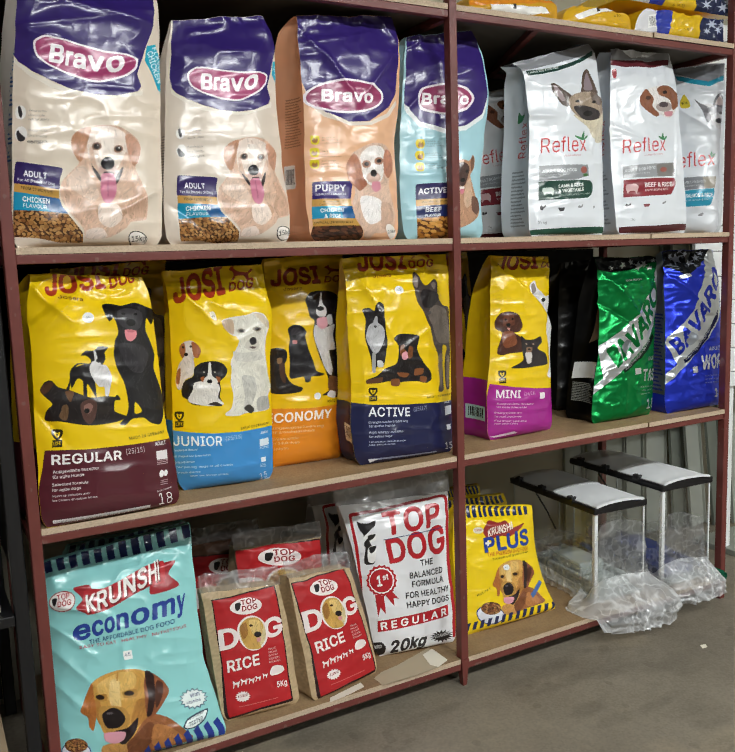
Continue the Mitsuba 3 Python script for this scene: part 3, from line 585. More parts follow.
  ('dog_picture','E','#231511',[592,329,619,329,591,320]),
  ('dog_picture','E','#a47660',[742,343,800,344,738,326]),
  ('dog_picture','E','#231511',[742,343,773,344,740,334]),
  ('dog_picture','E','#cfae9f',[667,269,750,269,665,244]),
  ('dog_picture','E','#1f1a1d',[670,288,709,287,667,272]),
  ('dog_picture','S','#d58c9c',[650,248,741,249,751,217,683,203,645,219]),
  ('weight_disc','E','#efe9e2',[888,33,954,33,940,3]),
  ('weight_disc','T','#2a2423',([850,25,941,30,838,37],'15kg',0.03)),
 ],
 'active': [
  ('printed_panel','P','#eef3f4',[18,656,165,560,440,522,690,540,899,601,969,690,975,663,922,582,695,517,443,499,152,538,23,622]),
  ('printed_panel','P','#33226c',[13,1077,1020,997,976,905,965,788,969,690,899,601,690,540,440,522,165,560,18,656,19,828]),
  ('brand_badge','S','#f3e9f2',[120,675,163,723,408,743,654,724,757,671,668,614,425,589,173,617]),
  ('brand_badge','S','#93325e',[138,674,180,714,408,733,637,713,724,670,647,624,423,599,184,627]),
  ('brand_badge','T','#fbf6fa',([162,644,683,641,159,695],'Bravo',0.06)),
  ('emblem','S','#e3cf22',[147,474,208,472,226,452,213,431,158,433,133,455]),
  ('emblem','S','#9a6a2a',[156,443,173,463,186,452,201,462,213,441,185,435]),
  ('emblem','S','#e3cf22',[152,418,215,416,234,396,218,375,162,377,138,399]),
  ('emblem','S','#9a6a2a',[162,387,180,407,193,396,208,406,219,385,190,379]),
  ('emblem','S','#e3cf22',[153,362,217,360,235,341,220,320,163,321,138,343]),
  ('emblem','S','#9a6a2a',[162,331,180,351,194,340,209,351,221,330,192,323]),
  ('lettering','T','#5c7d86',([230,460,369,460,229,465],'With glucosamine',0)),
  ('lettering','T','#5c7d86',([231,449,400,449,230,454],'for the support of',0)),
  ('lettering','T','#5c7d86',([233,438,432,438,232,443],'healthy joints',0)),
  ('lettering','T','#5c7d86',([238,402,381,403,237,408],'With L-carnitine',0)),
  ('lettering','T','#5c7d86',([239,392,412,392,239,397],'for building',0)),
  ('lettering','T','#5c7d86',([239,381,443,381,239,386],'muscle strength',0)),
  ('lettering','T','#5c7d86',([239,353,384,354,239,358],'High energy',0)),
  ('lettering','T','#5c7d86',([240,342,415,343,239,348],'formula for',0)),
  ('lettering','T','#5c7d86',([241,331,447,332,240,337],'active working dogs',0)),
  ('kibble_picture','K','#5a3312',([131,96,491,102,570,-1,128,3],(94,21),('#c68a3e','#d79f52','#a86c28','#b97d38'))),
  ('flavour_panel','P','#2b2558',[144,252,163,259,689,265,636,203,502,188,139,184]),
  ('flavour_panel','P','#c6984c',[139,184,502,188,499,158,136,153]),
  ('flavour_panel','P','#1f2a5c',[136,153,499,158,497,102,131,96]),
  ('lettering','T','#f5f2fa',([166,210,476,215,169,236],'ACTIVE',0.05)),
  ('lettering','T','#4b3618',([204,168,481,173,204,175],'For Active Dogs',0)),
  ('lettering','T','#f2f4fa',([228,124,403,126,231,144],'BEEF',0.06)),
  ('lettering','T','#f2f4fa',([224,101,393,103,226,113],'FLAVOUR',0.04)),
  ('dog_picture','S','#b98d70',[481,340,527,363,541,402,576,394,605,370,677,376,756,370,790,378,814,399,848,380,850,337,806,305,834,268,878,207,950,147,922,106,799,72,659,49,578,45,507,79,499,156,518,233,495,287],0.18),
  ('dog_picture','S','#4a3531',[607,352,701,361,779,339,772,297,734,258,669,245,615,283,601,325],0.12),
  ('dog_picture','S','#7a5847',[791,370,815,396,843,377,842,339,808,321],0.1),
  ('dog_picture','S','#cfae93',[734,250,808,290,825,236,846,183,740,142,699,180],0.15),
  ('dog_picture','S','#6d4c3e',[822,198,905,192,950,147,893,113,819,135],0.15),
  ('dog_picture','E','#120d0d',[747,319,766,320,749,312]),
  ('dog_picture','E','#17110f',[699,276,733,277,698,266]),
  ('dog_picture','S','#e9dbd6',[647,243,714,245,703,230,651,226]),
  ('dog_picture','S','#d2808f',[650,230,707,232,695,212,655,209]),
 ],
 'lamb': [
  ('printed_panel','P','#84878d',[-45,942,1014,967,1020,1060,930,1048,648,1026,88,1039,-91,1010]),
  ('printed_panel','P','#173a34',[41,936,240,928,496,936,727,949,961,974,954,956,757,937,470,913,205,888,34,874]),
  ('lettering','T','#dfe8e4',([46,895,452,924,56,917],'LAMB & RICE & VEGETABLE',0.02)),
  ('dog_picture','S','#cfc5ae',[722,634,919,650,1016,708,1031,594,1018,527,876,502,786,517,698,582,496,649,626,650],0.1),
  ('dog_picture','S','#544640',[249,808,293,815,367,789,496,754,457,729,437,696,367,705,315,733,261,772],0.15),
  ('dog_picture','S','#9c8d90',[273,799,304,799,380,761,402,729,361,725,311,752]),
  ('dog_picture','S','#5d4e46',[629,774,659,834,751,890,828,907,867,884,886,830,899,786,751,766],0.15),
  ('dog_picture','S','#8f8187',[665,789,694,836,777,881,818,890,819,852,803,796]),
  ('dog_picture','S','#a3917f',[449,729,522,759,657,777,869,778,1003,757,1020,708,926,648,774,625,650,624,539,649,463,683],0.15),
  ('dog_picture','S','#6b5a50',[754,775,901,776,1014,747,911,711,747,739],0.1),
  ('dog_picture','S','#353032',[506,692,639,701,781,691,921,669,860,634,722,621,604,634],0.1),
  ('dog_picture','E','#15110f',[570,724,598,725,567,717]),
  ('dog_picture','E','#15110f',[809,725,847,727,807,717]),
  ('dog_picture','E','#0f0d0e',[697,659,763,661,697,644]),
  ('brand_lettering','T','#c8383c',([109,446,677,453,107,528],'Reflex',-0.015)),
  ('brand_lettering','S','#3c7a52',[610,517,626,542,642,564,655,543,648,515]),
  ('brand_lettering','S','#3c7a52',[610,515,542,527,519,537,564,535,624,524]),
  ('brand_lettering','S','#3c7a52',[645,517,680,535,709,542,700,530,652,512]),
  ('lettering','T','#d08a8c',([373,423,610,428,373,431],'SUPER PREMIUM',0)),
  ('flavour_panel','P','#8d9196',[93,379,696,378,718,317,518,296,95,301]),
  ('flavour_panel','E','#9a5a52',[637,349,684,349,638,330]),
  ('flavour_panel','E','#3f6b3c',[662,321,700,321,662,313]),
  ('flavour_panel','S','#173f35',[91,296,98,296,721,291,770,271,762,233,691,197,394,192,93,196,93,196]),
  ('lettering','T','#e9edef',([128,341,538,342,127,357],'ADULT DOG FOOD',0.03)),
  ('lettering','T','#d8dcde',([131,324,434,322,131,332],'Complete Pet Food',0)),
  ('lettering','T','#eef3f0',([306,256,624,259,306,273],'LAMB & RICE',0.05)),
  ('lettering','T','#eef3f0',([308,230,635,233,306,247],'& VEGETABLE',0.05)),
  ('lettering','T','#b9cbc3',([308,209,716,215,309,216],'WITH LAMB & RICE & VEGETABLE',0)),
  ('flavour_panel','S','#c9d6d0',[128,246,135,260,175,261,226,261,257,249,254,229,243,215,224,229,170,229,156,218,142,232]),
  ('emblem','S','#2b2d33',[98,155,113,168,136,158,157,167,163,159,136,147,125,140,105,143]),
  ('emblem','P','#2b2d33',[293,147,376,147,356,128,315,127]),
  ('emblem','S','#8b8d92',[547,144,569,155,591,151,619,161,615,148,590,140,569,142]),
  ('emblem','S','#8b8d92',[771,147,793,151,797,139,776,137]),
  ('lettering','T','#55595e',([82,66,176,63,82,81],'15 kg',0)),
  ('printed_panel','P','#1d4a3c',[-8,35,978,41,1007,9,694,4,-27,8]),
 ],
 'beef': [
  ('printed_panel','P','#8b8e94',[-29,956,12,1042,336,962,621,974,939,1030,983,964,979,947,-30,950]),
  ('printed_panel','P','#5e222b',[-21,956,213,953,599,945,955,958,911,919,553,906,193,920,-17,933]),
  ('emblem','S','#a8484f',[15,906,54,910,70,892,51,861,31,864,19,887]),
  ('dog_picture','S','#e1dddb',[406,773,561,789,700,791,884,768,939,715,855,645,741,620,621,634,539,665,451,717],0.05),
  ('dog_picture','S','#87553f',[326,741,407,780,483,751,525,725,501,686,598,639,538,629,433,657,336,700],0.18),
  ('dog_picture','S','#87573f',[574,778,684,793,869,782,960,745,929,686,825,662,788,712,697,732,607,743],0.18),
  ('dog_picture','E','#4e3227',[445,732,482,731,443,721]),
  ('dog_picture','E','#2a1a15',[705,756,746,756,702,747]),
  ('dog_picture','E','#a89a96',[684,678,813,678,681,652]),
  ('dog_picture','E','#4f4448',[671,691,742,690,668,676]),
  ('dog_picture','S','#c78a94',[666,649,824,654,799,631,694,627]),
  ('brand_lettering','T','#c8383c',([107,432,655,445,112,508],'Reflex',-0.015)),
  ('brand_lettering','S','#3c7a52',[599,511,629,541,644,512,629,502]),
  ('brand_lettering','S','#3c7a52',[597,504,559,516,569,522,620,509]),
  ('brand_lettering','S','#3c7a52',[634,507,677,523,693,517,640,499]),
  ('lettering','T','#d08a8c',([355,414,610,423,356,422],'SUPER PREMIUM',0)),
  ('flavour_panel','P','#94979c',[105,362,767,382,761,309,486,301,97,298]),
  ('flavour_panel','P','#7d7a78',[511,369,766,380,761,309,517,302]),
  ('flavour_panel','E','#9a5a52',[612,342,662,343,609,328]),
  ('lettering','T','#e4e7ea',([120,329,495,345,122,344],'ADULT DOG FOOD',0.03)),
  ('lettering','T','#d8dcde',([118,311,415,321,119,319],'Complete Pet Food',0)),
  ('flavour_panel','S','#862c36',[99,287,110,287,749,297,757,269,728,233,690,208,339,198,82,196,82,196]),
  ('lettering','T','#f4eeee',([325,246,719,252,332,269],'BEEF & RICE',0.05)),
  ('lettering','T','#e0c4c6',([325,223,653,231,327,234],'WITH BEEF & RICE',0.02)),
  ('flavour_panel','S','#d8b4b6',[112,245,124,262,168,264,222,265,252,251,241,229,225,212,209,227,151,227,133,214,122,230]),
  ('emblem','S','#2b2d33',[97,151,115,161,133,154,155,163,161,153,137,147,118,143]),
  ('emblem','P','#7d3a42',[292,154,379,155,357,140,310,138]),
  ('emblem','S','#8b8d92',[548,157,573,167,603,169,591,157,558,154]),
  ('lettering','T','#7a7d82',([141,69,190,69,141,81],'15 kg',0)),
  ('printed_panel','P','#4f2026',[27,38,409,38,997,51,1014,17,523,4,5,7]),
 ],
 'salmon': [
  ('printed_panel','P','#8b8e94',[101,974,98,1024,523,993,829,990,1032,999,1046,940,763,891,231,958]),
  ('printed_panel','P','#2f97b4',[69,1002,136,994,138,960,88,974]),
  ('printed_panel','P','#2f97b4',[210,948,491,923,763,894,1017,940,1022,911,785,862,502,890,248,920]),
  ('emblem','S','#cdb93a',[356,781,388,817,415,823,496,778,513,744,429,739,370,750]),
  ('emblem','T','#4a4018',([377,767,477,763,376,782],'NEW',0.03)),
  ('dog_picture','S','#d5d4d8',[710,745,873,745,1067,715,1107,652,1058,607,950,617,840,655],0.05),
  ('dog_picture','S','#5f5e66',[580,784,666,758,797,728,853,675,814,646,771,666,722,708],0.1),
  ('dog_picture','S','#55545c',[863,740,891,786,956,809,1072,734,1070,700,960,715],0.1),
  ('dog_picture','S','#b9a9a8',[894,744,919,778,957,792,1027,740]),
  ('dog_picture','S','#8a8990',[799,724,929,732,1069,705,1067,686,938,699,849,685],0.1),
  ('dog_picture','E','#1f1f24',[982,696,1005,695,983,689]),
  ('dog_picture','E','#33333a',[971,655,1029,654,973,642]),
  ('brand_lettering','T','#c8383c',([242,378,939,411,241,464],'Reflex',-0.015)),
  ('brand_lettering','S','#3c7a52',[867,470,887,492,904,471,884,460]),
  ('brand_lettering','S','#3c7a52',[889,463,932,483,940,476,900,455]),
  ('flavour_panel','P','#7f8288',[311,324,953,344,937,274,316,248]),
  ('flavour_panel','P','#a49d90',[761,334,953,344,937,274,793,265]),
  ('lettering','T','#e4e7ea',([502,294,801,304,501,308],'ADULT DOG FOOD',0.03)),
  ('lettering','T','#d8dcde',([504,274,762,285,503,283],'Complete Pet Food',0)),
  ('flavour_panel','S','#2a93b2',[310,237,331,242,925,270,936,241,896,178,843,164,308,151,308,151]),
  ('lettering','T','#eef6f9',([521,209,919,221,519,231],'SALMON & RICE',0.04)),
  ('lettering','T','#cfe6ee',([522,187,854,198,522,196],'WITH SALMON & RICE',0)),
  ('emblem','S','#8b8d92',[694,104,735,115,777,121,791,112,750,100]),
 ],
 'regular': [
  ('brand_lettering','T','#a3361a',([133,919,629,948,114,1000],'JOSI',0.08)),
  ('brand_lettering','T','#a3361a',([660,945,915,978,680,996],'DOG',0.06)),
  ('lettering','T','#6b3a12',([227,904,417,889,229,919],'Josera',0.03)),
  ('price_sticker','E','#e9ece9',[428,817,473,816,421,794]),
  ('price_sticker','T','#5d6a86',([406,810,444,810,408,824],'45',0.02)),
  ('dog_picture','S','#1b1a1d',[561,869,647,872,718,864,846,876,944,857,1012,841,997,809,964,784,924,809,897,765,929,722,961,669,936,615,985,543,1003,487,981,421,935,385,851,391,798,411,701,406,639,381,595,384,648,415,669,438,677,503,661,558,609,612,597,666,612,720,646,751,637,792,609,820,589,797,564,821],0.2),
  ('dog_picture','S','#39373b',[665,839,771,852,888,832,871,791,819,764,717,769,661,791],0.2),
  ('dog_picture','S','#101013',[566,866,643,866,641,829,594,801,569,823]),
  ('dog_picture','S','#101013',[930,852,1007,838,982,791,930,811]),
  ('dog_picture','S','#2f2d31',[636,702,723,712,845,703,902,668,818,595,700,612],0.2),
  ('dog_picture','E','#0b0b0d',[712,827,728,826,710,821]),
  ('dog_picture','E','#0b0b0d',[823,825,840,825,820,820]),
  ('dog_picture','E','#08080a',[768,791,810,790,763,777]),
  ('dog_picture','S','#e08c94',[706,763,807,759,795,733,744,718,708,728]),
  ('dog_picture','S','#c06d77',[716,763,797,761,774,753,729,754]),
  ('dog_picture','S','#ecc70d',[733,476,787,439,724,428]),
  ('dog_picture_001','S','#1d1a1d',[342,661,378,680,438,680,483,698,553,695,526,675,528,648,498,620,507,584,427,592,396,620,322,624,272,592,243,519,220,519,248,554,262,601,314,629,406,629,416,643,379,661]),
  ('dog_picture_001','S','#1d1a1d',[263,601,406,627,433,574,436,492,407,519,374,546,366,495,342,500,346,555,306,566,260,527]),
  ('dog_picture_001','S','#d6d3d3',[438,680,453,680,464,657,477,627,532,620,569,575,547,529,527,497,503,501,504,534,461,536,416,574,400,611,424,636,445,643],0.1),
  ('dog_picture_001','E','#dad7d7',[460,629,490,629,458,616]),
  ('dog_picture_001','E','#161315',[475,640,496,640,474,632]),
  ('dog_picture_002','S','#211b1b',[43,516,75,549,122,557,165,531,258,517,385,491,506,497,575,495,596,504,616,484,570,479,561,437,657,415,571,393,362,377,162,391,73,394,80,433,119,461,70,492],0.2),
  ('dog_picture_002','S','#4a2e1e',[43,516,62,538,106,552,139,548,119,527,86,505,59,501],0.1),
  ('dog_picture_002','S','#664529',[213,513,242,517,277,512,265,492,246,471,228,480,218,497],0.1),
  ('dog_picture_002','S','#664b33',[186,454,212,460,226,451,221,421,205,396,172,399,157,414,174,434],0.1),
  ('dog_picture_002','S','#553a33',[314,463,384,484,431,468,409,409,362,381,318,408],0.15),
  ('dog_picture_002','S','#8a655c',[337,456,381,468,402,454,371,427,336,431]),
  ('dog_picture_002','E','#120e0e',[353,436,373,436,351,426]),
  ('printed_panel','P','#511c27',[49,274,345,281,638,298,999,323,1115,-20,1036,-202,-146,-138,-7,106]),
  ('emblem','S','#2a210c',[107,357,171,358,171,337,133,315,101,336]),
  ('emblem','S','#ecc70d',[118,349,137,344,157,349,155,337,134,325,117,337]),
  ('emblem','S','#2a210c',[128,343,136,339,146,344,135,330]),
  ('emblem','P','#2a210c',[102,315,165,318,160,290,97,287]),
  ('emblem','T','#ecc70d',([107,295,153,298,107,308],'LIFE',0.02)),
  ('lettering','T','#4b3a10',([642,318,964,347,645,330],'MADE IN GERMANY',0.02)),
  ('product_name','T','#f2eeee',([83,220,563,238,86,256],'REGULAR',0.05)),
  ('lettering','T','#cdbfc2',([600,258,744,269,604,280],'(25/15)',0)),
  ('lettering','T','#dccfd2',([89,187,392,201,87,198],'Ausgewählte Rezeptur',0.03)),
  ('lettering','T','#dccfd2',([86,168,287,177,84,179],'für agile Hunde',0.03)),
  ('lettering','T','#dccfd2',([82,141,310,148,81,151],'Selected formula',0.03)),
  ('lettering','T','#dccfd2',([80,122,263,128,79,132],'for agile dogs',0.03)),
  ('lettering','T','#dccfd2',([83,102,322,107,83,110],'Formule spéciale pour',0)),
  ('lettering','T','#dccfd2',([78,87,367,91,78,95],'les chiens en pleine forme',0)),
  ('lettering','T','#f2eeee',([843,292,945,299,846,307],'ADULT',0.04)),
  ('emblem','P','#e8e0e2',[840,268,946,275,936,234,834,231]),
  ('lettering','P','#b79aa0',[832,227,939,232,938,229,831,225]),
  ('lettering','P','#b79aa0',[830,220,935,224,934,221,829,217]),
  ('lettering','P','#b79aa0',[827,212,932,216,931,213,827,209]),
  ('emblem','E','#f2eeee',[859,167,877,164,851,150]),
  ('emblem','E','#f2eeee',[896,169,911,166,888,154]),
  ('lettering','P','#b79aa0',[846,137,912,138,911,135,846,134]),
  ('lettering','P','#b79aa0',[845,128,910,129,910,126,844,124]),
  ('lettering','P','#b79aa0',[843,118,909,119,908,116,842,115]),
  ('lettering','T','#dccfd2',([806,82,944,92,806,90],'MAXI FORMAT',0)),
  ('weight_number','T','#f2eeee',([830,18,943,15,813,77],'18',-0.02)),
  ('printed_panel','P','#e9e2e3',[64,23,749,28,762,12,58,12]),
  ('lettering','T','#5a3038',([66,14,749,14,69,18],'Alleinfuttermittel für Hunde  Complete pet food for dogs  Aliment complet pour chiens',0.01)),
 ],
 'junior': [
  ('brand_lettering','T','#a3361a',([39,808,557,882,75,941],'JOSI',0.08)),
  ('brand_lettering','T','#a3361a',([592,886,863,916,617,925],'DOG',0.05)),
  ('brand_lettering','S','#a3361a',[651,940,677,943,705,958,784,961,813,943,839,945,835,966,885,982,867,987,826,974,742,977,701,988,699,1002,661,992,651,983,678,977,686,960]),
  ('price_sticker','S','#f2ead0',[351,776,390,782,411,764,413,744,374,747,355,759]),
  ('price_sticker','T','#7f7a6a',([368,753,401,758,368,764],'45',0.02)),
  ('dog_picture','S','#e2dfd3',[465,747,577,770,701,785,796,805,895,802,947,774,959,747,929,709,927,650,945,591,966,520,1001,454,958,408,965,344,850,331,692,327,619,317,493,320,485,332,546,355,570,411,547,468,558,525,550,565,596,615,631,657,612,680,550,689,489,713],0.1),
  ('dog_picture','S','#c2c0b8',[666,503,802,498,819,427,750,359,673,344,689,410],0.1),
  ('dog_picture','S','#aaa8a2',[825,392,946,408,960,346,830,335],0.1),
  ('dog_picture','S','#3d3a36',[673,351,732,368,789,343,750,325]),
  ('dog_picture','S','#cfccc2',[578,614,669,611,867,630,912,598,745,573,595,575],0.1),
  ('dog_picture','S','#d6d3c8',[877,535,976,492,946,408,871,427],0.1),
  ('dog_picture','S','#c4ab91',[465,743,559,758,583,727,576,690,523,699,481,716],0.1),
  ('dog_picture','S','#d5c7b0',[786,798,874,800,954,767,948,742,894,755,833,778],0.1),
  ('dog_picture','E','#9c9284',[654,711,696,714,655,700]),
  ('dog_picture','E','#1f1a17',[654,711,678,712,655,704]),
  ('dog_picture','E','#9c9284',[814,729,860,732,814,718]),
  ('dog_picture','E','#1f1a17',[814,729,840,731,814,722]),
  ('dog_picture','E','#cfcabf',[778,654,857,658,781,626]),
  ('dog_picture','E','#27262a',[779,673,818,675,781,655]),
  ('dog_picture','S','#54443f',[744,643,782,648,822,649,792,637]),
  ('dog_picture_001','S','#dbcfc4',[81,615,120,635,182,642,237,625,261,600,235,572,195,566,203,530,183,492,119,477,86,441,55,435,35,461,41,504,66,540,99,563,75,584],0.1),
  ('dog_picture_001','S','#9f5f36',[77,613,115,629,125,594,101,563,73,584],0.1),
  ('dog_picture_001','S','#9f5f36',[182,638,241,625,264,600,235,570,196,574,185,604],0.1),
  ('dog_picture_001','S','#a4663a',[41,504,75,522,67,462,39,461],0.1),
  ('dog_picture_001','E','#1a1412',[128,580,146,581,128,573]),
  ('dog_picture_001','E','#2a1c14',[106,610,117,610,106,605]),
  ('dog_picture_001','E','#2a1c14',[173,616,184,616,173,611]),
  ('dog_picture_002','S','#1a181a',[200,526,267,550,385,562,471,554,516,527,495,499,442,474,448,443,435,404,469,372,324,368,176,375,136,394,91,408,82,433,112,470,191,493],0.15),
  ('dog_picture_002','S','#e0dcd6',[199,464,281,472,347,458,416,466,439,443,417,404,474,372,325,366,152,383,136,397,179,434],0.08),
  ('dog_picture_002','S','#e4e0da',[336,553,356,553,361,519,369,496,427,480,398,460,280,462,271,478,321,499]),
  ('dog_picture_002','S','#96562e',[255,486,294,493,281,468]),
  ('dog_picture_002','S','#96562e',[403,495,448,490,430,468]),
  ('dog_picture_002','E','#131113',[343,473,368,473,342,464]),
  ('dog_picture_002','E','#b8b0a8',[291,511,300,511,291,508]),
  ('dog_picture_002','E','#b8b0a8',[393,514,402,514,393,511]),
  ('dog_picture_002','S','#332a27',[324,374,395,384,463,367,409,365]),
  ('printed_panel','P','#3f8ccc',[-51,271,153,256,365,245,627,243,992,256,1186,37,1101,-57,-135,-67,-97,109]),
  ('emblem','S','#2a210c',[23,345,94,344,96,325,57,305,19,326]),
  ('emblem','S','#ecc70d',[37,337,58,332,79,337,79,325,57,314,37,326]),
  ('emblem','S','#2a210c',[48,332,57,328,67,332,57,319]),
  ('emblem','P','#2a210c',[22,305,91,307,91,280,21,278]),
  ('emblem','T','#ecc70d',([31,286,81,288,31,299],'LIFE',0.02)),
  ('lettering','T','#4b3a10',([641,253,962,267,641,263],'MADE IN GERMANY',0.02)),
  ('product_name','T','#eef4f9',([-1,203,445,188,1,244],'JUNIOR',0.02)),
  ('lettering','T','#b5d2ea',([483,209,650,212,483,227],'(25/15)',0)),
  ('lettering','T','#c4dcf0',([-5,177,207,177,-3,185],'Ausgewählte Rezeptur',0.01)),
  ('lettering','T','#c4dcf0',([-10,151,327,148,-9,159],'für Welpen und junge Hunde',0.01)),
  ('lettering','T','#c4dcf0',([-4,124,169,124,-3,133],'Selected formula',0.01)),
  ('lettering','T','#c4dcf0',([4,104,540,94,6,112],'for young dogs of all breeds',0.01)),
  ('lettering','T','#c4dcf0',([-4,80,213,79,-2,87],'Formule spéciale',0.01)),
  ('lettering','T','#c4dcf0',([118,64,488,54,120,71],'pour les jeunes chiens',0.01)),
  ('lettering','T','#eaf2f8',([851,222,946,224,850,233],'JUNIOR',0.03)),
  ('emblem','P','#dbe8f2',[840,197,949,200,948,167,839,163]),
  ('lettering','P','#b5d2ea',[838,160,943,161,943,158,838,157]),
  ('lettering','P','#b5d2ea',[837,153,942,154,942,152,837,151]),
  ('emblem','P','#dbe8f2',[847,111,906,110,906,89,850,90]),
  ('lettering','P','#9fc5e4',[836,81,910,80,909,78,836,79]),
  ('lettering','P','#9fc5e4',[835,75,909,74,909,71,835,72]),
  ('lettering','P','#9fc5e4',[834,68,908,67,908,64,834,65]),
  ('weight_number','T','#eef4f9',([864,5,949,12,829,34],'15',-0.02)),
  ('printed_panel','P','#d7e6f2',[716,-17,1015,11,1027,6,724,-23]),
 ],
 'economy': [
  ('brand_lettering','T','#8f2d16',([58,854,660,860,68,934],'JOSI',0.08)),
  ('brand_lettering','T','#8f2d16',([701,861,1044,867,721,889],'DOG',0.05)),
  ('brand_lettering','S','#8f2d16',[759,898,791,900,822,911,923,910,970,896,1004,897,990,913,1048,926,1024,930,974,920,865,924,815,934,812,945,765,939,754,932,787,926,799,913]),
  ('lettering','T','#8f4a16',([200,826,413,828,203,842],'Josera',0.02)),
  ('price_sticker','S','#e9ece9',[538,326,570,335,608,332,618,315,588,302,543,308]),
  ('dog_picture','S','#151317',[440,777,496,810,596,819,751,817,858,795,868,754,904,689,953,577,1062,490,1044,399,937,328,818,309,736,322,633,322,734,352,686,420,595,497,540,573,517,629,537,677,487,696,459,743],0.15),
  ('dog_picture','S','#6b4630',[713,413,864,402,910,339,817,317,722,340],0.15),
  ('dog_picture','S','#d5d3d4',[542,658,649,644,781,664,767,612,789,546,710,536,751,459,738,418,657,449,595,514,540,582,524,629],0.1),
  ('dog_picture','S','#dedadb',[619,809,639,809,637,762,680,734,668,700,580,700,553,724,598,762]),
  ('dog_picture','S','#d6d4d5',[678,698,746,708,760,667,701,661]),
  ('dog_picture','E','#0e0d10',[607,735,649,735,607,724]),
  ('dog_picture','S','#daa0ac',[568,688,678,695,692,657,624,638,563,656]),
  ('dog_picture','E','#0a090b',[531,770,547,769,530,765]),
  ('dog_picture','E','#0a090b',[703,769,721,769,702,765]),
  ('dog_picture','S','#e2e0e0',[697,318,734,344,808,336,798,307]),
  ('dog_picture_001','S','#17151a',[240,638,306,657,392,650,442,624,428,605,455,544,511,487,550,440,653,425,601,416,495,413,485,391,434,386,414,412,282,403,255,415,251,476,240,542,261,590],0.2),
  ('dog_picture_001','S','#2e2a30',[272,633,337,646,387,631,381,591,292,581],0.1),
  ('dog_picture_001','S','#c27c7e',[286,583,338,583,332,566,287,568]),
  ('dog_picture_001','E','#060608',[310,602,330,602,310,594]),
  ('dog_picture_002','S','#1e1a1a',[46,528,76,542,134,546,212,533,217,495,191,458,238,403,302,375,398,360,375,343,250,335,67,338,17,385],0.2),
  ('dog_picture_002','S','#4c3527',[139,471,193,472,217,385,167,401],0.1),
  ('dog_picture_002','S','#8a6a4a',[119,495,169,499,165,476,126,471]),
  ('printed_panel','P','#e0871f',[-15,269,477,263,1046,278,1216,-31,-102,-7]),
  ('product_name','T','#f7ecdc',([-11,203,758,211,-5,244],'ECONOMY',0.05)),
  ('lettering','T','#4b3a10',([702,284,1066,292,701,298],'MADE IN GERMANY',0.02)),
  ('lettering','T','#eebf86',([28,174,657,170,29,185],'Ausgewogene Ernährung',0)),
  ('lettering','T','#eebf86',([42,155,548,152,44,166],'für erwachsene Hunde',0)),
  ('lettering','T','#eebf86',([21,124,352,122,23,135],'Complete nutrition',0)),
  ('lettering','T','#eebf86',([19,105,364,103,20,116],'for adult dogs',0)),
  ('lettering','T','#eebf86',([17,79,227,79,17,90],'Nutrition équilibrée',0)),
 ],
 'jactive': [
  ('brand_lettering','T','#a3361a',([113,932,583,937,146,1026],'JOSI',0.08)),
  ('brand_lettering','T','#a3361a',([612,937,842,939,629,975],'DOG',0.05)),
  ('brand_lettering','S','#a3361a',[654,987,677,989,697,1002,769,999,799,981,822,983,815,1005,858,1025,841,1029,805,1014,727,1018,689,1033,686,1047,652,1039,644,1029,669,1023,680,1006]),
  ('lettering','T','#8f3a16',([230,891,399,895,241,909],'Josera',0.03)),
  ('lettering','T','#b08a20',([107,895,209,894,110,903],'quality by',0)),
  ('price_sticker','E','#e9ece9',[439,825,480,824,433,804]),
  ('price_sticker','T','#5d6a86',([418,818,453,819,423,830],'45',0.02)),
  ('dog_picture','S','#453b37',[603,895,648,917,671,878,706,845,754,849,825,875,859,854,835,797,897,748,988,730,980,603,979,483,965,350,918,346,901,483,929,548,872,552,876,442,878,340,810,334,844,402,823,502,770,562,733,641,677,710,613,759,588,820],0.2),
  ('dog_picture','S','#6f645c',[793,748,941,724,976,642,965,573,819,572,759,650,722,709],0.2),
  ('dog_picture','S','#211d1f',[675,824,822,810,849,780,769,737,674,739,639,789],0.1),
  ('dog_picture','S','#8d7f76',[608,884,638,897,647,867,625,835,599,841]),
  ('dog_picture','S','#7e726a',[779,849,818,861,836,847,801,823]),
  ('dog_picture','E','#0b0a0b',[718,790,734,790,718,784]),
  ('dog_picture','E','#4f4a4a',[727,709,757,714,732,702]),
  ('dog_picture','S','#7b6b58',[823,502,868,513,871,402,840,350],0.1),
  ('dog_picture','S','#7b6b58',[929,503,966,503,956,360,927,356],0.1),
  ('dog_picture_001','S','#19171a',[114,733,168,741,211,725,218,755,253,769,291,749,296,693,302,622,311,571,283,481,259,449,215,453,186,429,170,441,161,501,134,572,130,624,144,686],0.15),
  ('dog_picture_001','S','#b5b5b8',[166,654,227,669,285,642,290,592,242,531,194,514,149,562,137,603],0.15),
  ('dog_picture_001','S','#a9a9ad',[222,699,239,694,234,643,197,652]),
  ('dog_picture_001','S','#a09f9d',[177,516,204,516,196,429,169,425]),
  ('dog_picture_001','S','#cac9c6',[216,481,257,479,267,453,218,449]),
  ('dog_picture_001','E','#0b0a0c',[217,648,228,648,217,642]),
  ('dog_picture_002','S','#1c1718',[366,586,419,609,516,609,603,601,595,561,586,541,662,472,725,432,735,392,675,373,589,382,423,377,363,360,325,382,215,372,113,370,111,386,201,406,276,441,394,471,407,551],0.15),
  ('dog_picture_002','S','#744425',[426,551,465,557,477,522,446,497,421,516],0.1),
  ('dog_picture_002','S','#744425',[510,553,547,543,550,502,509,490,497,522],0.1),
  ('dog_picture_002','S','#7e4b29',[388,423,509,420,476,400,406,405]),
  ('dog_picture_002','S','#7e4b29',[326,389,404,392,406,360,334,360],0.1),
  ('dog_picture_002','S','#7e4b29',[623,407,690,402,675,375,619,382]),
  ('dog_picture_002','S','#5f3c25',[114,386,253,401,243,377,113,369]),
  ('dog_picture_002','S','#7e4b29',[574,442,659,444,645,417,560,410]),
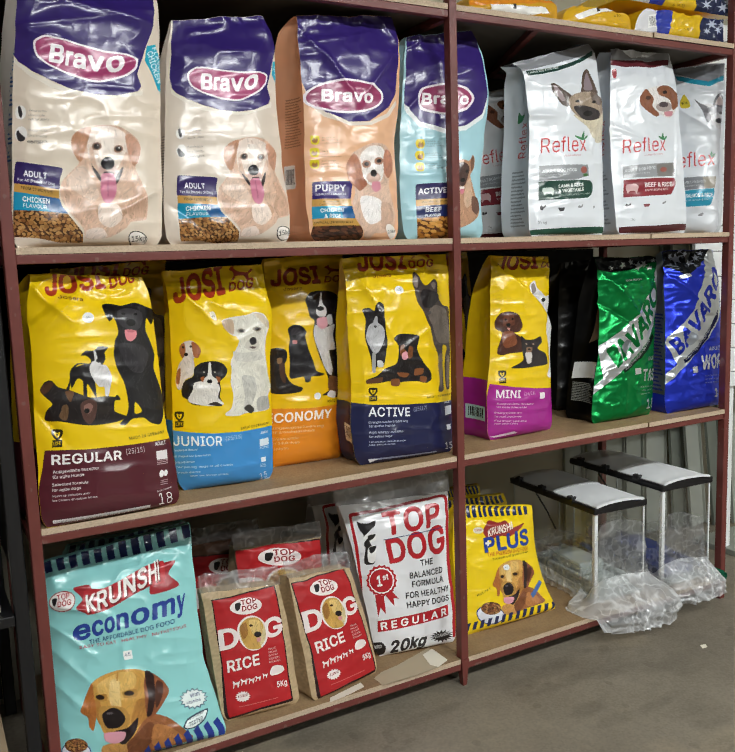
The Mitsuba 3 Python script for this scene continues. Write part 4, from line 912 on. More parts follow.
  ('dog_picture_002','S','#dd9ba6',[441,517,486,525,503,496,465,484,438,496]),
  ('dog_picture_002','E','#0d0a0b',[480,541,503,541,480,532]),
  ('emblem','S','#2a210c',[137,348,202,348,204,330,168,310,133,330]),
  ('emblem','S','#ecc70d',[149,341,169,336,188,341,188,330,168,319,149,330]),
  ('emblem','S','#2a210c',[160,336,168,332,178,336,168,324]),
  ('emblem','P','#2a210c',[136,310,201,313,203,288,138,285]),
  ('emblem','T','#ecc70d',([146,292,193,295,146,304],'LIFE',0.02)),
  ('printed_panel','P','#1b1f45',[-18,282,169,269,496,270,812,276,1095,290,1092,-135,-115,-44,-73,141]),
  ('lettering','T','#4b3a10',([683,297,1003,313,683,306],'MADE IN GERMANY',0.02)),
  ('product_name','T','#eef0f5',([141,217,511,213,138,258],'ACTIVE',0.03)),
  ('lettering','T','#9aa2bd',([547,234,681,242,548,254],'(25/17)',0)),
  ('lettering','T','#b9c0d6',([140,184,485,186,141,194],'Energiereiche Ernährung',0.02)),
  ('lettering','T','#b9c0d6',([138,166,362,167,140,176],'für aktive Hunde',0.02)),
  ('lettering','T','#b9c0d6',([134,138,434,138,136,148],'High energy nutrition',0.02)),
  ('lettering','T','#b9c0d6',([130,119,331,119,132,129],'for active dogs',0.02)),
  ('lettering','T','#b9c0d6',([126,97,458,94,127,104],'Alimentation riche en énergie',0.02)),
  ('lettering','T','#b9c0d6',([122,84,352,82,124,91],'pour chiens actifs',0.02)),
  ('emblem','P','#dfe4ee',[890,255,983,260,984,217,890,207]),
  ('lettering','T','#eef0f5',([888,270,987,275,890,280],'ADULT',0.03)),
  ('emblem','P','#dfe4ee',[916,158,976,160,981,131,921,129]),
  ('weight_number','T','#eef0f5',([902,22,1005,19,890,61],'15',-0.02)),
  ('printed_panel','P','#8d95b3',[100,26,792,22,799,15,98,17]),
  ('printed_panel','P','#e8ebf2',[97,25,196,21,103,8]),
 ],
 'mini': [
  ('brand_lettering','T','#8f2d16',([134,925,796,935,150,1011],'JOSI',0.08)),
  ('brand_lettering','T','#8f2d16',([838,934,1173,938,855,969],'DOG',0.05)),
  ('brand_lettering','S','#8f2d16',[891,980,924,982,955,998,1061,1000,1105,981,1138,984,1128,1006,1192,1024,1166,1028,1114,1014,999,1016,941,1026,938,1039,886,1030,875,1021,913,1015,929,999]),
  ('dog_picture','S','#4a2b21',[51,639,102,679,230,688,340,668,407,611,364,575,287,568,384,538,430,479,391,461,239,454,154,444,76,455,103,524,134,569,59,593],0.25),
  ('dog_picture','S','#80492f',[134,569,268,575,329,508,184,482,127,509],0.2),
  ('dog_picture','S','#6a3d2d',[157,667,265,669,284,612,148,607],0.1),
  ('dog_picture','E','#120c0a',[206,613,234,613,207,603]),
  ('dog_picture','E','#120c0a',[170,644,183,644,170,638]),
  ('dog_picture','E','#120c0a',[258,646,273,645,258,640]),
  ('dog_picture','S','#c98f88',[190,596,231,595,218,580]),
  ('dog_picture_001','S','#272022',[376,548,448,530,582,530,703,546,740,516,659,479,840,450,882,397,620,381,444,374,255,375,420,414,397,479],0.2),
  ('dog_picture_001','S','#cdc5c0',[459,457,566,457,552,403,486,403]),
  ('dog_picture_001','S','#8a6a55',[473,486,571,486,556,461,485,461]),
  ('dog_picture_001','E','#0e0b0c',[522,476,545,476,523,470]),
  ('dog_picture_001','E','#b59a88',[471,505,489,505,472,501]),
  ('dog_picture_001','E','#b59a88',[584,505,602,505,584,501]),
  ('dog_picture_002','S','#e0dedc',[586,830,670,856,713,813,899,767,1065,751,1104,435,1020,323,862,326,963,405,853,566,828,665,685,724,611,769],0.06),
  ('dog_picture_002','S','#8f8580',[612,827,661,842,694,801,635,778]),
  ('dog_picture_002','E','#1c1a1c',[858,745,903,745,856,734]),
  ('emblem','S','#2a210c',[105,361,187,360,194,341,152,320,105,341]),
  ('emblem','S','#ecc70d',[123,353,148,348,171,353,173,341,151,329,125,341]),
  ('emblem','S','#2a210c',[136,348,148,344,159,347,150,335]),
  ('emblem','P','#2a210c',[113,321,193,323,196,295,117,294]),
  ('emblem','T','#ecc70d',([127,301,184,303,125,314],'LIFE',0.02)),
  ('printed_panel','P','#a3278c',[20,293,297,273,620,260,1170,250,1172,-115,-69,-32]),
  ('product_name','T','#f6eaf4',([93,219,411,211,93,261],'MINI',0.03)),
  ('lettering','T','#dca8d3',([459,223,629,225,459,242],'(26/16)',0)),
  ('emblem','P','#f2e4ef',[715,233,814,233,814,198,714,198]),
  ('lettering','T','#e3b7db',([95,184,609,168,96,194],'Ausgewählte Rezeptur',0.01)),
  ('lettering','T','#e3b7db',([95,166,490,153,95,176],'für kleine aktive Hunde',0.01)),
  ('lettering','T','#e3b7db',([71,137,415,126,71,147],'Energy,little one',0.01)),
  ('lettering','T','#e3b7db',([70,118,405,106,70,128],'for small dogs breeds',0.01)),
  ('lettering','T','#e3b7db',([69,96,485,78,70,106],'Formule spéciale',0.01)),
  ('lettering','T','#e3b7db',([69,83,349,71,69,92],'pour petits chiens',0.01)),
  ('printed_panel','P','#e5cfe2',[4,19,309,35,379,22,68,13]),
 ],
 'bavgreen': [
  ('printed_panel','P','#15191b',[-41,1071,1271,1072,1263,949,1129,948,856,937,483,914,201,918,-12,941]),
  ('printed_panel','P','#c9d0d0',[699,965,686,938,726,926,668,918,635,894,623,914,566,910,616,930,607,953,653,945]),
  ('printed_panel','P','#c9d0d0',[830,962,801,942,822,926,773,928,729,909,737,929,694,933,744,945,752,966,782,954]),
  ('printed_panel','P','#c9d0d0',[568,993,582,976,617,975,591,963,595,946,568,955,535,945,547,963,522,973,556,976]),
  ('printed_panel','P','#c9d0d0',[900,912,861,901,866,888,828,895,784,888,803,901,774,910,819,912,842,925,854,912]),
  ('printed_panel','P','#c9d0d0',[378,971,413,963,446,970,437,955,466,944,426,943,407,929,396,944,357,947,388,956]),
  ('printed_panel','P','#c9d0d0',[173,943,205,945,214,954,230,946,263,947,240,940,249,931,221,935,195,929,200,938]),
  ('printed_panel','P','#c9d0d0',[1006,966,974,957,974,941,947,950,911,943,929,957,909,967,944,968,965,984,971,969]),
  ('printed_panel','P','#c9ced0',[1076,991,1164,975,1153,894,1041,689,908,558,774,465,481,366,234,267,93,223,-22,166,-22,215,84,272,-6,441,-15,465,187,529,467,608,555,652,877,809]),
  ('printed_panel','P','#0c7a3c',[77,448,183,475,294,377,234,335]),
  ('brand_lettering','C','#0c7a3c',([236,327,411,393,632,477,807,592,1037,728,89,429],'BAVARO',0.08)),
  ('printed_panel','P','#12301f',[337,311,615,397,885,498,955,472,643,369,358,288]),
  ('lettering','C','#c9ced0',([370,304,571,367,809,459,346,316],'QUALITY PREMIUM DOG FOOD',0.02)),
  ('emblem','S','#8b9296',[286,446,359,487,433,476,406,439,348,404,315,413]),
  ('emblem','P','#dfe6e2',[528,305,629,303,634,266,544,265]),
  ('product_name','T','#dfe6e2',([672,221,1208,204,672,288],'TASTE',0.06)),
  ('lettering','T','#cfe0d6',([780,337,995,336,781,359],'ADULT',0.03)),
  ('weight_number','T','#b9cfc2',([829,44,1039,42,797,100],'18',0.04)),
  ('lettering','T','#d7e2dc',([359,845,625,836,372,856],'SUPER PREMIUM',0.03)),
  ('lettering','T','#a9c9b6',([647,181,1017,169,648,190],'with lamb and rice',0)),
  ('lettering','T','#a9c9b6',([650,160,971,150,650,169],'for all adult dogs',0)),
  ('lettering','T','#a9c9b6',([655,138,909,133,654,147],'fresh and tasty',0)),
 ],
 'bavblue': [
  ('printed_panel','P','#15191f',[-37,1041,932,1059,920,1006,796,938,497,868,279,827,140,870,-20,899]),
  ('printed_panel','P','#9aa2b4',[160,897,199,931,134,942,225,953,251,986,285,959,377,968,297,941,302,913,240,924]),
  ('printed_panel','P','#9aa2b4',[136,930,130,949,82,949,124,962,111,981,152,970,195,982,177,963,214,951,163,950]),
  ('printed_panel','P','#9aa2b4',[366,907,446,922,460,942,497,930,569,940,518,922,545,909,478,909,413,888,433,908]),
  ('printed_panel','P','#9aa2b4',[540,957,614,957,640,977,664,958,741,958,674,945,680,925,629,936,557,924,594,944]),
  ('printed_panel','P','#9aa2b4',[346,955,386,971,361,982,410,982,448,998,441,981,488,979,436,971,424,953,401,964]),
  ('printed_panel','P','#9aa2b4',[674,987,721,984,746,995,752,982,799,979,755,973,757,960,727,970,682,965,705,977]),
  ('printed_panel','P','#9aa2b4',[289,977,306,991,275,999,318,1001,334,1014,346,1002,389,1005,352,993,359,980,327,986]),
  ('emblem','S','#dfe4ee',[172,826,253,840,349,842,362,826,271,814,187,810]),
  ('printed_panel','P','#c9ced0',[912,1013,1011,970,1038,862,923,605,756,528,572,431,337,320,144,225,-1,157,4,218,116,275,-2,410,18,448,144,506,346,602,417,691,615,842]),
  ('brand_lettering','C','#2838b4',([138,334,315,423,516,542,723,669,1018,831,36,413],'BAVARO',0.08)),
  ('printed_panel','P','#141c4a',[202,304,408,394,622,512,815,618,834,589,641,483,430,361,221,281]),
  ('lettering','C','#c9ced0',([233,301,428,386,644,505,216,312],'QUALITY PREMIUM DOG FOOD',0.02)),
  ('emblem','S','#a5acb6',[233,424,298,476,369,468,407,446,351,408,281,394]),
  ('emblem','P','#dfe4ee',[329,261,414,267,410,228,334,223]),
  ('product_name','T','#dfe4ee',([473,246,990,266,475,329],'WORK',0.06)),
  ('lettering','T','#cfd6ee',([611,362,844,372,610,385],'ADULT',0.03)),
  ('weight_number','T','#cdd4e8',([735,68,961,68,720,123],'18',0.04)),
  ('lettering','T','#9aa6d8',([531,201,862,209,531,210],'with beef and rice',0)),
  ('lettering','T','#9aa6d8',([531,180,863,187,531,189],'for working dogs',0)),
  ('lettering','T','#9aa6d8',([533,159,863,164,532,168],'more energy',0)),
 ],
 'krunshi': [
  ('printed_panel','P','#1c2a55',[23,901,69,907,63,1039,15,1041]),
  ('printed_panel','P','#1c2a55',[103,905,150,913,142,1037,94,1035]),
  ('printed_panel','P','#1c2a55',[184,911,231,917,221,1035,172,1034]),
  ('printed_panel','P','#1c2a55',[266,913,313,921,301,1032,252,1029]),
  ('printed_panel','P','#1c2a55',[348,920,394,925,382,1031,332,1029]),
  ('printed_panel','P','#1c2a55',[429,923,476,926,465,1026,414,1027]),
  ('printed_panel','P','#1c2a55',[511,921,558,926,549,1018,497,1018]),
  ('printed_panel','P','#1c2a55',[594,925,642,929,634,1016,582,1016]),
  ('printed_panel','P','#1c2a55',[679,930,728,934,720,1017,667,1015]),
  ('printed_panel','P','#1c2a55',[767,937,817,940,808,1020,755,1019]),
  ('printed_panel','P','#1c2a55',[856,945,906,948,897,1027,843,1025]),
  ('printed_panel','P','#1c2a55',[946,953,997,956,987,1034,933,1033]),
  ('printed_panel','P','#1c2a55',[1037,962,1088,964,1078,1043,1023,1043]),
  ('brand_badge','S','#a02830',[190,794,233,806,301,801,302,670,196,693,246,739]),
  ('brand_badge','S','#a02830',[723,856,872,878,812,826,880,772,708,743,673,751]),
  ('brand_badge','S','#b8343a',[260,782,377,786,521,828,650,867,781,883,791,868,781,793,677,779,546,739,401,687,275,663,252,671]),
  ('brand_badge','C','#7a1c22',([273,671,388,694,529,740,663,780,756,801,275,752],'KRUNSHi',0.09)),
  ('brand_badge','C','#f2f0ec',([264,677,383,700,523,745,656,785,750,806,265,758],'KRUNSHi',0.045)),
  ('emblem','E','#a9343a',[119,733,201,740,116,679]),
  ('emblem','E','#f0eeea',[119,733,196,739,116,684]),
  ('emblem','T','#b3343a',([90,738,167,750,88,767],'TOP',0.05)),
  ('emblem','T','#b3343a',([87,705,174,717,89,732],'DOG',0.05)),
  ('emblem','S','#1c1a1c',[60,717,60,746,87,751,86,734,72,710]),
  ('product_name','C','#27418f',([142,536,342,573,494,600,736,640,903,668,158,624],'economy',0.055)),
  ('lettering','C','#1d4a78',([243,522,420,549,601,576,822,610,243,541],'THE AFFORDABLE DOG FOOD',0.03)),
  ('lettering','C','#b5485a',([180,502,416,527,650,555,899,588,180,514],'EASY TO EAT   HEALTHY   NUTRITIOUS',0.02)),
  ('price_sticker','P','#f0f2f0',[451,487,510,493,516,453,459,447]),
  ('price_sticker','T','#5d6a86',([464,462,503,466,461,479],'45',0.02)),
  ('dog_picture','S','#9a5f38',[523,178,590,184,683,144,783,38,745,17,546,11,371,-5,256,27,271,91,403,81],0.15),
  ('dog_picture','S','#c79150',[264,93,412,86,402,-11,256,27],0.1),
  ('dog_picture','S','#cf9d4e',[231,352,311,387,418,405,522,404,591,384,618,353,612,273,558,191,501,151,421,90,341,86,285,137,256,212,234,271],0.12),
  ('dog_picture','S','#dcb365',[269,350,398,392,501,390,513,337,428,279,361,275,283,305],0.1),
  ('dog_picture','S','#b27b3a',[493,258,550,263,557,202,516,161,471,146,443,173],0.12),
  ('dog_picture','S','#b27b3a',[239,290,277,282,282,234,265,185,248,219],0.1),
  ('dog_picture','S','#e6c583',[355,362,407,363,402,299,398,245,344,255,336,306],0.08),
  ('dog_picture','S','#c08a42',[398,396,409,396,399,359,391,359]),
  ('dog_picture','S','#774426',[398,76,466,115,551,155,583,111,501,32,413,-3],0.12),
  ('dog_picture','S','#b57743',[580,137,671,107,725,40,594,18,540,53],0.12),
  ('dog_picture','S','#b06a31',[236,360,245,314,251,236,225,167,202,184,200,224,161,252,178,281],0.12),
  ('dog_picture','S','#8f5230',[588,387,686,335,706,281,673,243,593,181,543,179,550,282],0.15),
  ('dog_picture','S','#2c1512',[578,390,631,365,616,273,574,186,542,182,573,279]),
  ('dog_picture','S','#4a2516',[647,337,681,319,652,254,606,209,612,273]),
  ('dog_picture','S','#b3823c',[254,308,320,310,320,283,265,285]),
  ('dog_picture','E','#2a1a0e',[282,299,307,296,281,289]),
  ('dog_picture','S','#b3823c',[417,310,507,313,502,281,429,282]),
  ('dog_picture','E','#2a1a0e',[458,299,489,296,455,288]),
  ('dog_picture','S','#b98a45',[268,256,326,261,419,238,440,173,385,140,295,150,267,199],0.1),
  ('dog_picture','S','#1a1113',[282,226,340,250,389,234,414,190,376,160,303,168]),
  ('dog_picture','E','#5d5558',[328,228,347,226,327,223]),
  ('dog_picture','S','#241315',[338,145,420,150,488,185,467,132,390,81,344,102]),
  ('dog_picture','S','#d99aa8',[284,147,403,135,386,102,336,93,283,113]),
  ('kibble_picture','E','#2b3a7c',[111,86,193,74,101,38]),
  ('kibble_picture','E','#dfe3ea',[111,86,188,75,102,43]),
  ('kibble_picture','K','#3a1f14',([181,108,176,99,165,91,149,87,131,85,111,86,92,90,75,96,62,104,54,113,52,123,56,132,66,139,82,144,100,146,121,146,141,142,158,135,171,127,179,117],(15,8),('#8a5736','#a5703f','#6b4026','#b98a52'))),
  ('emblem','P','#2b3e62',[946,201,921,196,934,181,906,182,910,166,884,172,877,158,856,169,841,159,828,172,805,166,802,181,776,180,783,194,758,199,774,210,753,220,776,226,762,240,789,241,786,256,811,251,819,266,840,256,858,268,870,253,895,260,897,244,925,244,915,229,943,223,924,212]),
  ('emblem','P','#e9f4f2',[937,202,914,197,926,185,901,185,904,172,881,177,875,165,856,175,841,165,829,177,809,172,806,185,783,185,789,197,766,201,781,211,761,219,782,225,770,237,794,238,791,251,815,246,821,260,840,250,856,261,868,248,890,254,892,240,917,240,909,227,933,222,917,212]),
  ('emblem','T','#2b3e74',([828,220,893,221,832,239],'With',0.04)),
  ('emblem','T','#2b3e74',([793,191,890,193,796,207],'vitamins',0.03)),
  ('emblem','S','#203a50',[743,92,781,124,858,141,925,143,888,99,825,76,764,77]),
  ('emblem','S','#eaf5f3',[752,93,788,120,859,134,916,138,883,104,822,82,769,81]),
  ('emblem','T','#203a50',([780,113,895,131,782,125],'VETERINARY',0.02)),
  ('emblem','T','#203a50',([778,87,876,100,781,105],'TESTED',0.04)),
  ('printed_panel','P','#22398c',[1002,-3,960,-6,930,72,969,90]),
  ('printed_panel','P','#22398c',[929,-10,888,-13,863,68,900,87]),
  ('printed_panel','P','#22398c',[858,-17,817,-20,797,63,833,83]),
  ('printed_panel','P','#22398c',[788,-24,749,-27,733,57,768,77]),
  ('printed_panel','P','#22398c',[721,-31,682,-34,671,50,705,71]),
  ('printed_panel','P','#22398c',[655,-38,618,-41,608,42,642,64]),
  ('printed_panel','P','#22398c',[591,-44,554,-47,546,34,580,56]),
  ('printed_panel','P','#22398c',[528,-51,492,-54,486,25,519,48]),
 ],
 'rice': [
  ('printed_panel','P','#2a1211',[96,927,509,965,944,1005,944,975,910,615,906,299,900,35,465,36,19,8,92,410]),
  ('printed_panel','P','#ad1f24',[108,918,503,955,928,993,898,616,891,301,880,58,467,51,62,23,107,409]),
  ('emblem','E','#e9dedb',[495,856,698,866,492,787]),
  ('emblem','T','#8f2024',([432,866,637,883,439,908],'TOP',0.05)),
  ('emblem','T','#8f2024',([434,813,633,831,439,855],'DOG',0.05)),
  ('emblem','S','#1c1a1c',[357,828,366,882,430,889,424,856,393,823]),
  ('product_name','T','#e8dcd9',([98,522,909,612,114,667],'DOG',0.06)),
  ('product_name','E','#e8dcd9',[523,637,711,647,523,498]),
  ('dog_picture','E','#cdbb8c',[523,637,688,646,523,512],0.15),
  ('dog_picture','S','#c59a4c',[398,699,478,751,603,757,664,704,633,626,580,575,591,512,426,517,371,596],0.15),
  ('dog_picture','S','#d8b873',[503,738,623,733,647,669,606,618,519,632],0.08),
  ('dog_picture','S','#9a6a30',[393,700,465,722,460,635,391,591,371,639],0.1),
  ('dog_picture','E','#3a2614',[517,697,538,696,515,687]),
  ('dog_picture','E','#1d1413',[580,623,626,621,573,600]),
  ('dog_picture','S','#c98a88',[557,593,614,596,600,569,560,564]),
  ('product_name','T','#e8dcd9',([150,354,550,386,156,436],'RICE',0.05)),
  ('lettering','T','#d8b0ae',([675,488,779,493,676,502],'THE BALANCED',0.02)),
  ('lettering','T','#d8b0ae',([674,462,788,467,675,476],'FORMULA FOR',0.02)),
  ('lettering','T','#d8b0ae',([672,435,797,441,673,449],'HEALTHY HAPPY',0.02)),
  ('lettering','T','#d8b0ae',([669,408,806,414,671,423],'DOGS WITH',0.02)),
  ('lettering','T','#d8b0ae',([666,382,813,388,668,396],'RICE AND MEAT',0.02)),
  ('emblem','S','#e8dcd9',[182,277,198,284,212,271,250,274,267,284,261,264,245,233,234,234,231,255,203,254,189,232,178,233,191,258]),
  ('emblem','S','#e8dcd9',[280,287,296,294,309,281,345,283,362,293,356,274,340,245,329,246,327,266,300,265,287,245,276,246,288,269]),
  ('emblem','S','#e8dcd9',[374,287,389,293,402,281,436,283,451,292,446,274,431,247,421,248,419,267,393,266,381,247,371,248,382,270]),
  ('emblem','S','#e8dcd9',[462,294,476,299,488,289,520,290,533,298,529,282,516,257,506,258,504,275,481,275,469,257,459,258,470,278]),
  ('emblem','S','#e8dcd9',[558,303,569,308,581,299,610,300,622,307,619,292,607,270,598,271,596,286,575,286,565,270,556,271,565,289]),
  ('emblem','S','#e8dcd9',[652,303,690,347,757,358,831,342,848,306,779,283,676,281]),
  ('emblem','P','#e8dcd9',[374,158,348,152,364,141,335,140,339,127,311,132,304,119,283,129,264,119,254,131,228,125,229,138,201,137,213,149,186,153,208,162,188,171,215,175,204,187,233,185,234,198,259,191,271,203,288,192,310,201,316,188,344,191,338,178,367,176,349,166]),
  ('emblem','T','#8f2024',([218,154,338,161,221,173],'VITAMINS',0.03)),
  ('weight_number','T','#e8dcd9',([718,178,857,182,724,223],'5Kg',0.05)),
  ('lettering','P','#c96a66',[208,92,709,99,707,94,207,87]),
 ],
 'topdog': [
  ('printed_panel','S','#b3202a',[52,934,89,951,423,959,872,981,973,970,994,899,1001,467,995,39,951,47,954,472,962,885,949,952,868,962,412,940,89,931,68,914,51,719,24,493,-48,260,-73,261,0,493,23,721]),
  ('emblem','S','#1b1a1c',[103,895,132,884,198,877,262,888,246,855,188,827,142,795,140,712,179,633,158,594,77,601,122,732,124,807,104,845]),
  ('emblem','S','#f3f2f0',[116,785,170,811,235,794,209,752,144,753]),
  ('emblem','S','#1b1a1c',[109,743,160,781,165,747,175,709,129,694]),
  ('emblem','S','#f3f2f0',[139,708,212,715,168,606,115,614]),
  ('emblem','S','#1b1a1c',[147,711,215,720,194,688,153,669]),
  ('emblem','S','#1b1a1c',[158,794,230,800,207,775,165,762]),
  ('brand_lettering','T','#b3202a',([315,781,884,780,338,924],'TOP',0.06)),
  ('brand_lettering','T','#b3202a',([309,593,939,623,302,743],'DOG',0.06)),
  ('brand_lettering','P','#25356b',[292,755,918,760,918,756,290,750]),
  ('emblem','P','#b3202a',[355,474,332,458,334,439,305,429,297,409,267,405,250,387,221,391,197,377,173,386,145,378,129,393,101,391,94,409,68,414,73,435,53,446,67,466,56,483,77,500,76,520,103,531,111,552,139,557,154,576,182,572,204,587,228,576,255,584,272,568,302,569,310,549,337,543,334,522,356,510,342,491]),
  ('emblem','P','#f3f2f0',[329,475,313,461,311,446,290,436,281,420,257,415,241,402,218,402,197,393,176,399,154,394,139,404,117,405,108,419,90,425,90,441,78,452,85,468,79,483,94,497,96,514,116,524,126,541,148,546,163,560,185,560,205,569,225,563,247,567,263,556,286,555,295,540,315,533,316,517,330,505,322,490]),
  ('emblem','E','#b3202a',[201,480,311,476,178,404]),
  ('emblem','T','#f3f2f0',([148,444,199,449,158,509],'1',0.06)),
  ('emblem','T','#f3f2f0',([215,483,272,488,221,521],'st',0.05)),
  ('emblem','P','#b3202a',[113,390,196,379,175,262,138,306,94,247]),
  ('emblem','P','#b3202a',[210,385,275,413,338,356,288,365,279,312]),
  ('lettering','T','#2a2a2e',([630,551,776,555,629,588],'THE',0.05)),
  ('lettering','T','#2a2a2e',([493,479,880,490,497,516],'BALANCED',0.05)),
  ('lettering','T','#2a2a2e',([503,421,877,431,508,458],'FORMULA',0.05)),
  ('lettering','T','#2a2a2e',([415,352,928,364,419,389],'FOR HEALTHY',0.05)),
  ('lettering','T','#2a2a2e',([409,291,922,301,413,328],'HAPPY DOGS',0.05)),
  ('product_name','P','#b3202a',[82,221,891,275,883,202,69,153]),
  ('product_name','T','#f3f2f0',([104,166,855,212,108,211],'R E G U L A R',0.06)),
  ('weight_number','T','#222125',([149,18,569,38,185,89],'20kg',0.08)),
  ('emblem','P','#1b1a1c',[974,55,892,59,966,38,878,50,935,27,851,45,881,21,814,43,810,23,771,46,736,32,732,53,675,46,703,62,635,63,686,73,621,80,685,83,633,96,699,92,666,109,725,98,717,116,760,100,779,116,800,98,845,109,838,91,906,94,870,81,953,75,889,70]),
  ('emblem','T','#cfcfcf',([684,67,883,69,684,89],'VITAMINS',0.03)),
  ('emblem','S','#1b1a1c',[-67,62,-12,84,81,89,115,54,77,15,-52,4,-95,17]),
  ('emblem','T','#cfcfcf',([-16,47,73,57,-11,68],'With',0.04)),
 ],
 'plus': [
  ('printed_panel','P','#1f2a52',[82,909,116,910,106,1003,66,1005]),
  ('printed_panel','P','#1f2a52',[143,908,179,910,178,1000,138,1000]),
  ('printed_panel','P','#1f2a52',[207,908,244,910,251,1000,210,1000]),
  ('printed_panel','P','#1f2a52',[272,908,310,910,324,1000,284,999]),
  ('printed_panel','P','#1f2a52',[340,909,380,912,398,1002,357,1000]),
  ('printed_panel','P','#1f2a52',[410,910,451,912,473,1000,431,1002]),
  ('printed_panel','P','#1f2a52',[481,909,522,911,547,1002,506,999]),
  ('printed_panel','P','#1f2a52',[554,911,597,913,622,1001,580,1003]),
  ('printed_panel','P','#1f2a52',[628,910,671,910,697,995,655,998]),
  ('printed_panel','P','#1f2a52',[704,907,749,908,772,991,730,993]),
  ('printed_panel','P','#1f2a52',[783,904,831,905,848,986,806,988]),
  ('printed_panel','P','#1f2a52',[868,902,920,904,925,986,882,984]),
  ('brand_badge','S','#93302c',[360,881,476,857,564,872,604,842,642,802,815,835,730,779,612,735,506,745,352,724,294,796]),
  ('brand_badge','C','#efe6d8',([352,735,441,766,533,772,650,796,344,796],'KRUNSHi',0.045)),
  ('emblem','E','#e3dcc0',[244,804,299,801,243,776]),
  ('emblem','T','#b3343a',([204,797,285,800,202,813],'TOP DOG',0.04)),
  ('product_name','T','#233f92',([301,614,873,667,293,730],'PLUS',0.065)),
  ('emblem','P','#f1efe4',[334,712,356,713,355,697,374,698,373,684,354,683,352,666,331,665,332,681,313,680,314,697,333,698]),
  ('lettering','T','#c46a22',([324,578,851,615,323,610],'THE PREMIUM DOG FOOD',0.03)),
  ('lettering','T','#4a4012',([371,548,846,597,371,564],'For adult and growing dogs',0.01)),
  ('lettering','T','#4a4012',([165,262,305,314,165,280],'With meat',0.01)),
  ('dog_picture','S','#9a5f38',[644,286,712,298,802,259,891,139,841,117,645,108,487,89,392,106,411,170,526,167],0.15),
  ('dog_picture','S','#c79150',[404,171,535,173,513,83,392,106],0.1),
  ('dog_picture','S','#cf9d4e',[413,472,488,516,585,539,682,540,750,520,771,488,756,402,682,304,620,253,544,178,472,168,426,221,407,303,397,371],0.12),
  ('dog_picture','S','#dcb365',[445,470,565,523,661,525,663,466,574,394,512,384,449,415],0.1),
  ('dog_picture','S','#b27b3a',[632,375,689,385,683,316,636,266,592,245,569,273],0.12),
  ('dog_picture','S','#b27b3a',[407,395,438,387,433,330,411,273,400,310],0.1),
  ('dog_picture','S','#e6c583',[523,487,569,490,554,416,540,352,492,359,497,419],0.08),
  ('dog_picture','S','#c08a42',[567,529,576,529,562,485,554,485]),
  ('dog_picture','S','#774426',[522,162,586,209,668,262,695,214,608,124,523,93],0.12),
  ('dog_picture','S','#b57743',[695,244,784,215,826,141,692,114,646,147],0.12),
  ('dog_picture','S','#b06a31',[417,481,417,424,405,330,375,250,356,268,359,313,331,343,350,379],0.12),
  ('dog_picture','S','#8f5230',[747,523,843,472,864,417,818,373,714,295,664,289,692,407],0.15),
  ('dog_picture','S','#2c1512',[737,527,788,501,760,402,696,300,663,292,715,405]),
  ('dog_picture','S','#4a2516',[799,472,836,455,797,384,734,329,756,402]),
  ('dog_picture','S','#b3823c',[424,417,483,423,476,390,428,389]),
  ('dog_picture','E','#2a1a0e',[447,407,468,406,443,395]),
  ('dog_picture','S','#b3823c',[570,429,654,438,645,402,575,398]),
  ('dog_picture','E','#2a1a0e',[606,420,635,418,601,406]),
  ('dog_picture','S','#b98a45',[425,355,477,365,558,345,567,273,514,231,434,236,415,289],0.1),
  ('dog_picture','S','#1a1113',[432,321,488,353,530,339,545,290,508,252,443,257]),
  ('dog_picture','E','#5d5558',[473,327,490,326,471,320]),
  ('dog_picture','S','#241315',[473,233,546,245,613,291,588,229,515,166,476,185]),
  ('dog_picture','S','#d99aa8',[425,232,530,226,513,188,468,176,423,194]),
  ('price_sticker','E','#e9ece9',[516,482,554,480,510,457]),
  ('price_sticker','T','#5d6a86',([498,475,529,474,499,489],'45',0.02)),
  ('emblem','P','#4767a0',[729,227,906,337,937,311,745,184]),
  ('kibble_picture','E','#2b3a7c',[269,118,399,97,264,44]),
  ('kibble_picture','E','#dfe3ea',[269,118,391,98,263,51]),
  ('kibble_picture','K','#3a1f14',([383,152,373,137,355,126,329,119,300,116,269,118,240,124,215,134,197,147,186,162,184,176,191,190,206,202,229,210,257,214,289,214,320,208,348,198,370,184,382,168],(25,15),('#8a5736','#a5703f','#6b4026','#b98a52'))),
  ('printed_panel','P','#1f2a52',[35,26,66,31,88,82,59,79]),
  ('printed_panel','P','#1f2a52',[97,30,127,34,147,87,117,85]),
  ('printed_panel','P','#1f2a52',[159,32,190,36,209,91,177,90]),
  ('printed_panel','P','#1f2a52',[223,34,255,38,275,95,241,94]),
  ('printed_panel','P','#1f2a52',[290,36,322,39,344,99,308,98]),
  ('printed_panel','P','#1f2a52',[359,36,392,40,416,101,378,101]),
  ('printed_panel','P','#1f2a52',[430,36,465,39,491,103,452,103]),
  ('printed_panel','P','#1f2a52',[503,35,539,38,567,104,528,104]),
  ('printed_panel','P','#1f2a52',[578,33,615,36,646,105,605,106]),
  ('printed_panel','P','#1f2a52',[656,30,694,33,729,105,686,106]),
  ('printed_panel','P','#1f2a52',[741,24,779,27,819,101,772,104]),
  ('printed_panel','P','#1f2a52',[830,17,872,18,920,93,867,99]),
  ('printed_panel','P','#1f2a52',[935,5,978,7,1024,83,975,87]),
 ],
 'packet_lower': [
  ('printed_panel','P','#d9dade',[2,-300,-174,1300,178,1300,236,-300]),
  ('printed_panel','P','#2a3aa0',[236,-300,119,1300,303,1257,343,578,353,-300]),
  ('printed_panel','P','#f0f0ee',[90,685,155,754,188,249,123,194]),
  ('lettering','P','#2c2f3a',[104,647,109,648,140,271,136,270]),
  ('lettering','P','#2c2f3a',[115,650,120,652,151,274,146,273]),
  ('lettering','P','#2c2f3a',[126,653,131,655,161,277,157,276]),
  ('lettering','P','#2c2f3a',[136,657,141,658,172,281,167,279]),
  ('lettering','P','#2c2f3a',[147,661,152,662,183,284,178,282]),
